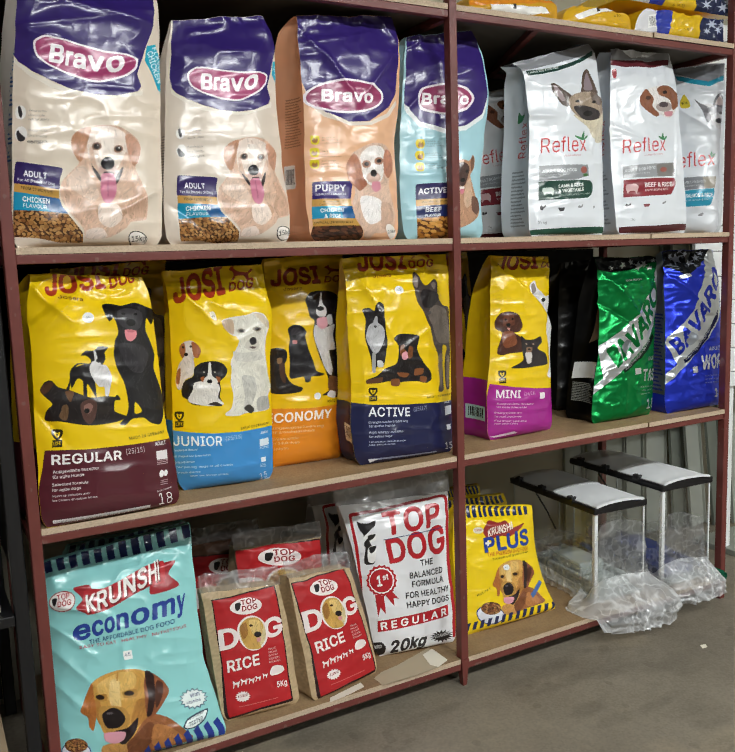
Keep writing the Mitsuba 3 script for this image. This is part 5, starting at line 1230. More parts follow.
  ('printed_panel','P','#1d2748',[705,-300,660,584,764,1300,1350,1300,1350,-300]),
  ('lettering','T','#8a6a12',([485,265,588,278,482,361],'4 KG',0.02)),
  ('printed_panel','P','#b8c0d2',[890,1004,862,754,922,740,857,661,871,508,830,606,789,469,805,636,749,654,810,728,808,980,840,791]),
  ('printed_panel','P','#b8c0d2',[997,624,947,521,975,424,928,460,902,322,903,460,851,425,896,520,868,620,914,580,943,724,940,581]),
  ('printed_panel','P','#b8c0d2',[764,530,777,431,813,486,788,392,817,335,780,340,773,231,762,328,728,276,752,368,723,426,759,419]),
  ('printed_panel','P','#b8c0d2',[1038,752,999,733,1001,624,979,704,939,615,963,731,925,758,969,789,968,922,989,820,1022,903,1004,788]),
  ('printed_panel','P','#b8c0d2',[1055,387,1030,405,1021,323,1017,403,988,370,1012,437,992,487,1019,474,1029,556,1032,476,1059,504,1038,442]),
 ],
 'packet_upper': [
  ('printed_panel','P','#d9dade',[2,-300,-174,1300,119,1300,236,-300]),
  ('printed_panel','P','#2a3aa0',[236,-300,119,1300,236,1300,353,-300]),
  ('printed_panel','P','#1d2748',[647,-300,471,1300,1233,1300,1291,-300]),
  ('lettering','T','#8a6a12',([412,19,514,28,396,95],'4 KG',0.02)),
  ('printed_panel','P','#b8c0d2',[667,411,691,271,725,357,708,222,747,160,706,156,721,37,689,136,661,68,671,181,632,249,673,250]),
  ('printed_panel','P','#b8c0d2',[789,686,770,527,812,463,768,448,775,291,748,420,715,324,731,471,690,540,733,551,730,741,752,579]),
  ('printed_panel','P','#b8c0d2',[914,192,869,163,883,44,850,134,823,52,832,168,789,207,832,234,823,380,852,266,887,369,870,229]),
  ('printed_panel','P','#b8c0d2',[942,320,909,381,888,271,890,396,851,394,886,457,866,573,900,504,921,623,919,487,961,493,923,426]),
 ],
 'packet_a': [
  ('printed_panel','P','#efeee9',[132,415,423,1062,940,1300,964,1211,483,674,196,207]),
  ('lettering','P','#26262a',[406,1105,469,1149,461,731,412,676]),
  ('lettering','T','#8a6a12',([691,489,863,691,695,649],'4 KG',0.02)),
 ],
 'packet_b': [
  ('printed_panel','P','#efeee9',[222,15,212,374,841,476,876,235,563,15]),
  ('lettering','P','#26262a',[465,466,499,481,496,245,462,230]),
  ('printed_panel','P','#d8841e',[14,237,-123,971,1174,1300,1083,841]),
 ],
}


# ---------------------------------------------------------------- materials
def bs(name, **d):
    scene[name] = {"type": "twosided", "bsdf": d} if d.pop("two", True) else d
    return name


VC = {"type": "mesh_attribute", "name": "vertex_color"}
bs("film", type="principled", base_color=VC, roughness=0.24, specular=0.55, clearcoat=0.5, clearcoat_gloss=0.9)
bs("film_matte", type="principled", base_color=VC, roughness=0.45, specular=0.4)
bs("foil", type="principled", base_color=VC, roughness=0.30, metallic=0.72, specular=0.5)
bs("card", type="principled", base_color=VC, roughness=0.8, specular=0.2)


def rgb(h):
    return {"type": "rgb", "value": lin(h).tolist()}


def maroon(p, n, uv):
    w = mikit.fbm(p.x * 9, p.y * 9, p.z * 9, 3)
    c = mikit.smoothstep(0.70, 0.80, mikit.fbm(p.x * 55, p.y * 55, p.z * 30, 3))
    return mikit.mix(mikit.mix((0.120, 0.029, 0.024), (0.175, 0.045, 0.037), w), (0.20, 0.13, 0.11), 0.5 * c)


bs("maroon_paint", type="principled", base_color=mikit.proc(maroon), roughness=0.42, specular=0.45)


def chipboard(p, n, uv):
    edge = mikit.smoothstep(0.7, 0.9, dr.abs(n.y))
    v = mikit.noise(p.x * 260, p.y * 150, p.z * 260)
    w = mikit.fbm(p.x * 5, p.y * 9, p.z * 5, 4)
    top = mikit.mix((0.205, 0.128, 0.064), (0.32, 0.220, 0.122), w) * (0.86 + 0.28 * v)
    dirt = mikit.smoothstep(0.55, 0.75, mikit.fbm(p.x * 3 + 4, p.y * 6, p.z * 2, 4))
    top = mikit.mix(top, (0.13, 0.088, 0.052), 0.45 * dirt)
    side = mikit.mix((0.42, 0.315, 0.215), (0.62, 0.50, 0.37), v * 0.7 + 0.3 * w)
    under = mikit.mix((0.070, 0.058, 0.048), (0.115, 0.098, 0.082), w)  # shade below the boards painted into the underside colour
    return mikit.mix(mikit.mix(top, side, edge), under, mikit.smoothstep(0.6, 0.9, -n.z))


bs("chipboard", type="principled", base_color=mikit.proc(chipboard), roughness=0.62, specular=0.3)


def concrete(p, n, uv):
    a = mikit.fbm(p.x * 1.3, p.y * 1.3, 1.0, 4)
    b = mikit.fbm(p.x * 7, p.y * 7, 2.0, 5)
    g = mikit.noise(p.x * 150, p.y * 150)
    col = mikit.mix((0.105, 0.090, 0.068), (0.245, 0.215, 0.168), 0.45 * a + 0.55 * b)
    c = mikit.smoothstep(0.56, 0.72, mikit.fbm(p.x * 2.6 + 3, p.y * 2.6, 5.0, 4))
    col = mikit.mix(col, (0.27, 0.225, 0.155), 0.40 * c)
    d = mikit.smoothstep(0.55, 0.80, mikit.fbm(p.x * 4 + 9, p.y * 11, 3.0, 5))
    col = mikit.mix(col, (0.085, 0.075, 0.058), 0.35 * d)
    s = mikit.smoothstep(0.78, 0.84, mikit.fbm(p.x * 16 + 5, p.y * 16, 7.0, 2))
    return mikit.mix(col, (0.06, 0.052, 0.042), 0.22 * s) * (0.90 + 0.20 * g)


bs("concrete", type="principled", base_color=mikit.proc(concrete), roughness=0.55, specular=0.35)


def plaster(p, n, uv):
    a = mikit.fbm(p.x * 3, p.y * 3, p.z * 3, 3)
    return mikit.mix((0.40, 0.37, 0.28), (0.50, 0.47, 0.37), a)


bs("plaster", type="principled", base_color=mikit.proc(plaster), roughness=0.85, specular=0.2)
bs("pale_wall", type="principled", base_color=rgb("#c9c6bd"), roughness=0.9, specular=0.1)
bs("shop_dark", type="principled", base_color=rgb("#4a463f"), roughness=0.9, specular=0.1)
bs("ceiling_paint", type="principled", base_color=rgb("#d9d8d2"), roughness=0.95, specular=0.1)
bs("dark_panel", type="principled", base_color=rgb("#1d1a18"), roughness=0.7, specular=0.3)
bs("black_plastic", type="principled", base_color=rgb("#151518"), roughness=0.35, specular=0.5)
bs("black_steel", type="principled", base_color=rgb("#141417"), roughness=0.4, specular=0.5)
bs("white_plastic", type="principled", base_color=rgb("#e9ecee"), roughness=0.3, specular=0.5)
bs("grey_plastic", type="principled", base_color=rgb("#a9b2b0"), roughness=0.4, specular=0.5)
bs("blue_plastic", type="principled", base_color=rgb("#27336b"), roughness=0.35, specular=0.5)
bs("green_cloth", type="principled", base_color=rgb("#125a41"), roughness=0.8, specular=0.2)
bs("white_board", type="principled", base_color=rgb("#eceeee"), roughness=0.5, specular=0.4)
bs("chrome", type="principled", base_color=rgb("#9a9a9a"), roughness=0.3, metallic=1.0)
bs("sheet_grey", type="principled", base_color=rgb("#92968d"), roughness=0.42, specular=0.5, metallic=0.2)
bs("sheet_dark", type="principled", base_color=rgb("#747971"), roughness=0.42, specular=0.5, metallic=0.2)
bs("sheet_pale", type="principled", base_color=rgb("#a9ada5"), roughness=0.42, specular=0.5, metallic=0.2)
bs("carton", type="principled", base_color=rgb("#8c7a63"), roughness=0.85, specular=0.2)
bs("old_label", type="principled", base_color=rgb("#a89b84"), roughness=0.8, specular=0.2)
bs("paper", type="principled", base_color=rgb("#d8d3c4"), roughness=0.8, specular=0.2)
scene["clear_sheet"] = {"type": "thindielectric", "int_ior": 1.45}


def film_haze_and_glints(lo, hi):
    """clear film with its highlights painted in as whiter streaks"""
    def f(p, n, uv):
        r = 1 - dr.abs(2 * mikit.noise(p.x * 21, p.y * 21, p.z * 16) - 1)
        q = 1 - dr.abs(2 * mikit.noise(p.x * 46 + 3, p.y * 46, p.z * 38) - 1)
        m = mikit.smoothstep(0.42, 0.68, mikit.fbm(p.x * 17 + 5, p.y * 17, p.z * 12, 2))
        return lo + (hi - lo) * (0.7 * m * mikit.smoothstep(0.80, 0.99, r) + 0.45 * (1 - m) * mikit.smoothstep(0.75, 1.0, q) + 0.25 * m)
    return mikit.proc(f)


WHITE_FILM = {"type": "twosided", "bsdf": {"type": "principled", "base_color": {"type": "rgb", "value": [0.78, 0.80, 0.82]}, "roughness": 0.2, "specular": 0.9, "clearcoat": 1.0, "clearcoat_gloss": 0.95}}
for name, lo, hi in (("clear_film", 0.06, 0.26), ("clear_film_thick", 0.32, 0.50), ("gathered_film", 0.30, 0.75)):  # whiter weights paint in the film highlights, strongest on the gathered edge
    scene[name] = {"type": "blendbsdf", "weight": film_haze_and_glints(lo, hi), "bsdf_0": {"type": "thindielectric", "int_ior": 1.5}, "bsdf_1": WHITE_FILM}
scene["smoky_lid"] = {"type": "blendbsdf", "weight": 0.55, "bsdf_0": {"type": "thindielectric", "int_ior": 1.45},
                      "bsdf_1": {"type": "twosided", "bsdf": {"type": "principled", "base_color": {"type": "rgb", "value": [0.72, 0.74, 0.75]}, "roughness": 0.25}}}


# ---------------------------------------------------------------- entries of the scene
def put(key, mesh, bsdf, smooth=28):
    scene[key] = mikit.ply(mesh, bsdf, smooth=smooth)
    return key


def say(key, label, category=None, group=None, kind=None):
    labels[key] = {k: v for k, v in (("label", label), ("category", category), ("group", group), ("kind", kind)) if v}


_count = {}


def number(name):
    n = _count.get(name, -1) + 1
    _count[name] = n
    return name if n == 0 else f"{name}_{n:03d}"


def box(x0, x1, y0, y1, z0, z1, r=0.0, seg=8):
    """a box with rounded edges"""
    if r <= 0:
        m = trimesh.creation.box((x1 - x0, y1 - y0, z1 - z0))
        m.apply_translation(((x0 + x1) / 2, (y0 + y1) / 2, (z0 + z1) / 2))
        return m
    pts = [(x, y, z) for x in (x0 + r, x1 - r) for y in (y0 + r, y1 - r) for z in (z0 + r, z1 - r)]
    s = manifold3d.Manifold.sphere(r, seg)
    h = manifold3d.Manifold.batch_hull([s.translate(p) for p in pts]).to_mesh()
    return trimesh.Trimesh(h.vert_properties[:, :3], h.tri_verts, process=False)


def prism(xy, z0, z1):
    m = trimesh.creation.extrude_polygon(shapely.Polygon(xy), z1 - z0, engine="earcut")
    m.apply_translation((0, 0, z0))
    return m


def moved(m, loc=(0, 0, 0), rz=0.0, rx=0.0, ry=0.0):
    m = m.copy()
    for a, ax in ((rx, (1, 0, 0)), (ry, (0, 1, 0)), (rz, (0, 0, 1))):
        if a:
            m.apply_transform(trimesh.transformations.rotation_matrix(a, ax))
    m.apply_translation(loc)
    return m


def tube(points, r, sides=10):
    p = np.asarray(points, float)
    t = np.gradient(p, axis=0)
    t /= np.linalg.norm(t, axis=1, keepdims=True)
    a = np.cross(t, [0.13, 0.2, 0.97])
    a /= np.linalg.norm(a, axis=1, keepdims=True)
    b, th = np.cross(t, a), np.linspace(0, 2 * np.pi, sides, endpoint=False)
    v = (p[:, None] + r * (np.cos(th)[None, :, None] * a[:, None] + np.sin(th)[None, :, None] * b[:, None])).reshape(-1, 3)
    f = []
    for i in range(len(p) - 1):
        for j in range(sides):
            k = (j + 1) % sides
            f += [(i * sides + j, (i + 1) * sides + k, i * sides + k), (i * sides + j, (i + 1) * sides + j, (i + 1) * sides + k)]
    n = len(v)
    v = np.vstack([v, p[:1], p[-1:]])
    for j in range(sides):
        k = (j + 1) % sides
        f += [(n, j, k), (n + 1, (len(p) - 1) * sides + k, (len(p) - 1) * sides + j)]
    m = trimesh.Trimesh(v, f, process=False)
    m.fix_normals()
    return m


def cat(ms):
    return trimesh.util.concatenate(ms)


# ---------------------------------------------------------------- the room
put("floor", box(-4.5, 5.5, -7.0, 1.0, -0.1, 0.0), "concrete", False)
put("wall_back", box(-4.5, 5.5, 0.80, 0.95, 0.0, CEILING), "plaster", False)
put("wall_front", box(-4.5, 5.5, -7.15, -7.0, 0.0, CEILING), "shop_dark", False)
put("wall_left", box(-4.65, -4.5, -7.15, 0.95, 0.0, CEILING), "shop_dark", False)
put("wall_right", box(5.5, 5.65, -7.15, 0.95, 0.0, CEILING), "pale_wall", False)
put("ceiling", box(-4.65, 5.65, -7.15, 0.95, CEILING, CEILING + 0.1), "ceiling_paint", False)
say("floor", "worn grey brown concrete floor with stains in front of the rack", kind="structure")
say("wall_back", "dull olive beige wall behind the rack", kind="structure")
say("wall_front", "dark wall on the far side of the aisle", kind="structure")
say("wall_left", "dark wall at the left end of the shop", kind="structure")
say("wall_right", "pale wall at the right end of the shop", kind="structure")
say("ceiling", "pale ceiling of the shop", kind="structure")
for lx, ly in LAMPS:
    k = number("ceiling_lamp")
    say(k, "long fluorescent ceiling fitting above the aisle", "lamp", "fluorescent fittings on the ceiling")
    put(k + "__housing", box(lx - 0.72, lx + 0.72, ly - 0.10, ly + 0.10, CEILING - 0.10, CEILING - 0.001, 0.01), "white_plastic")
    d = mikit.ply(box(lx - 0.68, lx + 0.68, ly - 0.085, ly + 0.085, CEILING - 0.125, CEILING - 0.102), None)
    d["emitter"] = {"type": "area", "radiance": {"type": "rgb", "value": list(LAMP_RADIANCE)}}
    scene[k + "__diffuser"] = d

# ---------------------------------------------------------------- the rack
RAIL = [0.0847, 0.8347, 1.5847, 2.3347]      # upper side of the rails, lower side of the boards
BOARD, DEEP, XP = 0.018, 0.74, (-1.40, 0.0, 1.40)
rack = "shelf_rack"
say(rack, "maroon painted steel rack with chipboard shelves full of pet food bags", "shelf rack")
for x in XP:
    p = box(x - 0.015, x + 0.015, -0.004, 0.030, 0.10 if x == 0 else 0.0, 2.75, 0.0025)
    put(f"{rack}__{number('post')}", p, "maroon_paint", 30)
    put(f"{rack}__{number('post')}", box(x - 0.015, x + 0.015, DEEP - 0.03, DEEP, 0.0, 2.75, 0.0025), "maroon_paint", 30)
foot = trimesh.convex.convex_hull(np.array([(a * w, y, z) for a in (-1, 1) for w, z, ys in ((0.016, 0.10, (-0.006, 0.03)), (0.012, 0.085, (-0.006, 0.03)), (0.008, 0.0, (0.0, 0.02))) for y in ys]))
put(f"{rack}__foot", foot, "maroon_paint", False)
for z in RAIL:
    for x0, x1 in ((-1.385, -0.015), (0.015, 1.385)):
        put(f"{rack}__{number('rail')}", box(x0, x1, 0.001, 0.026, z - 0.024, z, 0.002), "maroon_paint", 30)
        put(f"{rack}__{number('rail')}", box(x0, x1, DEEP - 0.026, DEEP - 0.001, z - 0.024, z, 0.002), "maroon_paint", 30)
    for x in XP:
        put(f"{rack}__{number('side_rail')}", box(x - 0.0125, x + 0.0125, 0.031, DEEP - 0.031, z - 0.024, z, 0.002), "maroon_paint", 30)
b0, b1 = np.array([0.375, 0.027]), np.array([0.70, DEEP - 0.03])
d = (b1 - b0) / np.linalg.norm(b1 - b0)
m = box(0, float(np.linalg.norm(b1 - b0)), -0.0125, 0.0125, RAIL[3] - 0.024, RAIL[3] - 0.0005)
put(f"{rack}__brace", moved(m, (b0[0], b0[1], 0), math.atan2(d[1], d[0])), "maroon_paint", False)
rnd = np.random.default_rng(11)
for li, z in enumerate(RAIL):
    for x0, x1, dy, dz in ((-1.3995, -0.001, 0.0, 0), (0.001, 0.924, 0.0, 0), (0.926, 1.3995, -0.005, -0.0015)):
        z0 = z + 0.0008
        n = []
        if x0 < -1 or (0 < x0 < 0.1):   # notches round the posts
            n += [(x0, DEEP), (x0, 0.032), (x0 + 0.0157, 0.032), (x0 + 0.0157, dy)]
        else:
            n += [(x0, DEEP), (x0, dy)]
        if -0.1 < x1 < 0 or x1 > 1:
            n += [(x1 - 0.0157, dy), (x1 - 0.0157, 0.032), (x1, 0.032), (x1, DEEP)]
        else:
            n += [(x1, dy), (x1, DEEP)]
        # front edge a little ragged
        i = next(q for q in range(len(n)) if n[q][1] == dy and n[q + 1][1] == dy)
        xs = np.linspace(n[i][0], n[i + 1][0], 60)[1:-1]
        n[i + 1:i + 1] = [(float(q), dy + float(abs(rnd.normal(0, 0.0007)))) for q in xs]
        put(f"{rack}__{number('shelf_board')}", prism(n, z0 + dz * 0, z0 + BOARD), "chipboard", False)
# added dark sheets stand in for the shade behind the two upper tiers
for z0, z1 in ((RAIL[1] + 0.02, RAIL[2] - 0.03), (RAIL[2] + 0.02, RAIL[3] - 0.03)):
    for x0, x1 in ((-1.38, -0.02), (0.02, 1.30)):
        put(f"{rack}__{number('back_sheet')}", box(x0, x1, DEEP - 0.05, DEEP - 0.034, z0, z1), "dark_panel", False)

# torn paper left on the lowest board, scrap on the floor
def flat_piece(key, pts, z, bsdf, label, cat_, th=0.0006):
    put(key, prism(pts, z, z + th), bsdf, False)
    say(key, label, cat_)


# ---------------------------------------------------------------- bags
YELLOW = "#ecc70d"


def side_band(c, top, bottom=0.0):
    return [("printed_side", "P", c, [0, 1000 * bottom, 1000, 1000 * bottom, 1000, 1000 * top, 0, 1000 * top])]


def barcode(w0, w1, v0, v1, paper="#e6e6e2"):
    it = [("barcode", "P", paper, [w0, v0, w1, v0, w1, v1, w0, v1])]
    for i in range(9):
        a = w0 + (w1 - w0) * (0.12 + 0.085 * i)
        b = a + (w1 - w0) * (0.03 + 0.02 * ((i * 7) % 3))
        it.append(("barcode", "P", "#26282c", [a, v0 + (v1 - v0) * 0.2, b, v0 + (v1 - v0) * 0.2, b, v1 - (v1 - v0) * 0.15, a, v1 - (v1 - v0) * 0.15]))
    return it


def side_lines(c, w0, w1, v0, v1, n):
    return [("side_lettering", "P", c, [w0, v0 + (v1 - v0) * i / n, w1 - 60 * ((i * 5) % 4), v0 + (v1 - v0) * i / n, w1 - 60 * ((i * 5) % 4), v0 + (v1 - v0) * (i + 0.45) / n, w0, v0 + (v1 - v0) * (i + 0.45) / n]) for i in range(n)]


def side_text(c, text, w, v0, v1, h, part="side_lettering", weight=0.02):
    """lettering that runs up the gusset"""
    return [(part, "T", c, ([w, v0, w, v1, w - h, v0], text, weight))]


REFLEX_SIDE = side_lines("#9aa0a8", 250, 800, 60, 380, 16) + side_text("#c23a40", "Reflex", 700, 440, 640, 330, weight=-0.01) + [("side_lettering", "S", "#3c7a52", [300, 640, 420, 650, 520, 690, 420, 680, 330, 700])]
BAG_INFO = {
    # key: (name, art, front colour, side colour, material, side prints, label)
    "bravo1": ("dog_food_bag", "bravo1", "#e3d5c4", "#e6ddd2", "film", side_lines("#3c5f9a", 250, 420, 330, 760, 26) + side_lines("#8d8f98", 520, 880, 120, 760, 40), "tall cream and purple golden retriever bag, leftmost on the upper shelf"),
    "bravo2": ("dog_food_bag", None, "#ddd0c2", "#dfd5ca", "film", side_lines("#9a948e", 250, 800, 200, 500, 24), "cream and purple retriever bag second from the left on the upper shelf"),
    "puppy": ("dog_food_bag", "puppy", "#eab892", "#dfa27c", "film", side_lines("#b07a58", 250, 800, 430, 660, 18) + barcode(250, 560, 250, 350), "salmon pink and purple puppy food bag with a curly puppy, on the upper shelf"),
    "active": ("dog_food_bag", "active", "#a9d5e0", "#9fccd8", "film", side_lines("#7aa6b2", 250, 800, 420, 600, 14) + barcode(250, 500, 270, 380), "light blue and purple shepherd dog bag behind the middle post on the upper shelf"),
    "lamb": ("dog_food_bag", "lamb", "#dfe4ea", "#cfd5dc", "film", REFLEX_SIDE, "white dog food bag with dark green lamb and rice label on the upper shelf"),
    "beef": ("dog_food_bag", "beef", "#dfe4ea", "#cfd5dc", "film", REFLEX_SIDE, "white bag with red beef label and brown eared puppy on the upper shelf"),
    "salmon": ("dog_food_bag", "salmon", "#dfe4ea", "#cfd5dc", "film", REFLEX_SIDE, "white dog food bag with blue salmon label and a husky, rightmost on the upper shelf"),
    "beefback": ("dog_food_bag", None, "#e6e8ea", "#cfd3d6", "film", [], "dim white bag with red label far back between the light blue and lamb bags"),
    "regular": ("dog_food_bag", "regular", YELLOW, "#d9b40f", "film", side_band("#511c27", 0.275) + barcode(300, 900, 70, 160), "yellow and maroon bag with a big black labrador, leftmost on the middle shelf"),
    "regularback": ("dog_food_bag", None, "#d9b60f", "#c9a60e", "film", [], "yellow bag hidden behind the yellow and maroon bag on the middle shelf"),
    "junior": ("dog_food_bag", "junior", YELLOW, "#d9b40f", "film", side_band("#3f8ccc", 0.29), "yellow and sky blue bag with a white puppy on the middle shelf"),
    "economy": ("dog_food_bag", "economy", "#e8be0f", "#d9b40f", "film", side_band("#e0871f", 0.27), "yellow and orange dog food bag, set back on the middle shelf"),
    "jactive": ("dog_food_bag", "jactive", YELLOW, "#d9b40f", "film", side_band("#1b1f45", 0.275) + barcode(350, 960, 95, 175), "yellow and navy bag left of the middle post on the middle shelf"),
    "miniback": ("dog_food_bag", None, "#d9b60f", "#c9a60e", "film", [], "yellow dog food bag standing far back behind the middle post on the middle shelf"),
    "mini": ("dog_food_bag", "mini", YELLOW, "#d9b40f", "film", side_band("#a3278c", 0.31) + barcode(120, 900, 95, 170, "#bfe0e0"), "yellow and magenta bag right of the middle post on the middle shelf"),
    "bavgreen": ("dog_food_bag", "bavgreen", "#0c8a44", "#121315", "foil", [("side_label", "P", "#7d6a58", [420, 480, 980, 520, 980, 700, 700, 720]), ("side_label", "P", "#dfe2e2", [80, 255, 960, 275, 960, 370, 80, 355])] + side_lines("#8f9490", 120, 940, 120, 240, 12), "shiny green foil dog food bag with silver diagonal band on the middle shelf"),
    "bavblue": ("dog_food_bag", "bavblue", "#2c3fd0", "#aeb4be", "foil", side_band("#2433b0", 0.1) + side_lines("#3a4a9a", 100, 900, 120, 600, 22), "shiny blue foil dog food bag with silver diagonal band, rightmost on the middle shelf"),
    "bavback": ("dog_food_bag", None, "#101112", "#101112", "film", [], "plain black bag standing behind the green foil bag on the middle shelf"),
    "krunshi": ("dog_food_bag", "krunshi", "#8fd0cf", "#8fd0cf", "film", [], "turquoise economy dog food bag with a labrador head, leftmost on the bottom shelf"),
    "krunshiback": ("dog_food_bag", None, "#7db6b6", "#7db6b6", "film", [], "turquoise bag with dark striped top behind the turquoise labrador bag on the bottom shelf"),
    "rice1": ("rice_pack", "rice", "#b59e7c", "#b59e7c", "film_matte", [], "red and tan rice pack in clear plastic, beside the turquoise bag on the bottom shelf"),
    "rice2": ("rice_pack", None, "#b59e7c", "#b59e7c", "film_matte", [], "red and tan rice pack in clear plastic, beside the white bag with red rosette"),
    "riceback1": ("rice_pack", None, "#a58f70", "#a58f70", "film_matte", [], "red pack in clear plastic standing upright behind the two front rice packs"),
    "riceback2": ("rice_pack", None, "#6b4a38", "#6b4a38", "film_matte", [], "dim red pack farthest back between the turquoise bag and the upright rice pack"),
    "topdog": ("dog_food_bag", "topdog", "#e6e7ea", "#dfe0e3", "film", [], "white bag with big red lettering and red rosette on the bottom shelf"),
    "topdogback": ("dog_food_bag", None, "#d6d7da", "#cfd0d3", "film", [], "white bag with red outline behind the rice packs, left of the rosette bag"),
    "plus": ("dog_food_bag", "plus", "#f0cf14", "#e0bf12", "film", [], "yellow dog food bag with navy striped edges and a labrador on the bottom shelf"),
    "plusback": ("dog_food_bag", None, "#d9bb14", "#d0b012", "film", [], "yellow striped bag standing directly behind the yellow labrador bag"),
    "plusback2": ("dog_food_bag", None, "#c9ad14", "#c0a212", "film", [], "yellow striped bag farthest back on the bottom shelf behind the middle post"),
}
CATEGORY = {"dog_food_bag": "pet food bag", "rice_pack": "rice pack"}
GROUP = {"dog_food_bag": "dog food bags on the rack", "rice_pack": "rice packs on the bottom shelf"}


def remap(items, A):
    """prints of one bag laid out anew on another: A maps u, v"""
    a = np.array(A, float).reshape(2, 3)

    def f(p):
        q = np.array(p, float).reshape(-1, 2)
        return (q @ a[:, :2].T + a[:, 2] * 1000).ravel().tolist()

    out = []
    for it in items:
        it = list(it)
        if it[1] in "TCK":
            d = list(it[3])
            d[0] = f(d[0])
            it[3] = tuple(d)
        else:
            it[3] = f(it[3])
        out.append(tuple(it))
    return out


def clear_top(key, bag, h, seed):
    """the empty upper end of a clear plastic bag: two crumpled sheets that meet in a seam"""
    nu, nv = 46, max(5, int(h / 0.006))
    u, v = np.meshgrid(np.linspace(-0.02, 1.02, nu + 1), np.linspace(0, 1, nv + 1))
    top = bag.outline(u, np.ones_like(u))
    base = bag.o + top[..., :1] * bag.es + top[..., 1:] * bag.et
    ms = []
    for s in (0.0, 1.0):
        th = bag.thick(np.ones_like(u)) * s * (1 - v) ** 1.5 + 0.003 * s
        wave = 0.006 * v * np.sin(u * 19 + seed) + 0.010 * v * crease_noise(u, v, bag.Wm, h, seed, 0.05)
        P = base + (v * h)[..., None] * bag.et * (1 + 0.12 * meshkit.noise(np.stack([u * 4, u * 0, u * 0 + seed], -1))[..., None]) + (th + wave)[..., None] * bag.back - ((1 - v) * 0.002 * (1 - s))[..., None] * bag.back
        p = Patch(P)
        ms.append(trimesh.Trimesh(P.reshape(-1, 3), p.F, process=False))
    put(key, cat(ms), "clear_film_thick" if h > 0.06 else "clear_film", True)


BUILT = {}
for key, (name, art, cf, cs, mat, side, label) in BAG_INFO.items():
    bag = Bag(**BAGS[key]).build()
    BUILT[key] = bag
    k = number(name)
    say(k, label, CATEGORY[name], GROUP[name])
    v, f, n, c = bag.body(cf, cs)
    if mat == "film_matte":     # kibble and rice seen through clear film
        c = np.clip(c * (0.75 + 0.5 * meshkit.noise(v / 0.006))[:, None], 0, 1)
    scene[k + "__bag"] = shape(v, f, mat, n, c)
    items = ART[art] if art else remap(ART[REUSE[key][0]], REUSE[key][1]) if key in REUSE else []
    for part, (v, f, n, c) in print_parts(bag, items).items():
        scene[f"{k}__{part}"] = shape(v, f, mat, n, c)
    for part, (v, f, n, c) in print_parts(bag, side, "pl", 3).items():
        scene[f"{k}__{part}"] = shape(v, f, "film" if mat == "foil" else mat, n, c)
    if name == "rice_pack":
        clear_top(k + "__clear_top", bag, 0.055, len(k) + len(BUILT))
        labels[k + "__clear_top"] = {"label": "crumpled clear plastic end"}
    if key.startswith("topdog"):
        clear_top(k + "__clear_top", bag, 0.075, 3 + len(BUILT))
        labels[k + "__clear_top"] = {"label": "crumpled clear plastic end"}

# ---------------------------------------------------------------- packets lying on the top board
for key, art, colour, label in PACKETS:
    bag = Bag(**BAGS[key]).build()
    k = number("pet_food_packet")
    say(k, label, "pet food packet", "packets lying on the top board")
    v, f, n, c = bag.body(colour, colour)
    scene[k + "__bag"] = shape(v, f, "film", n, c)
    for part, (v, f, n, c) in print_parts(bag, ART[art]).items():
        scene[f"{k}__{part}"] = shape(v, f, "film", n, c)


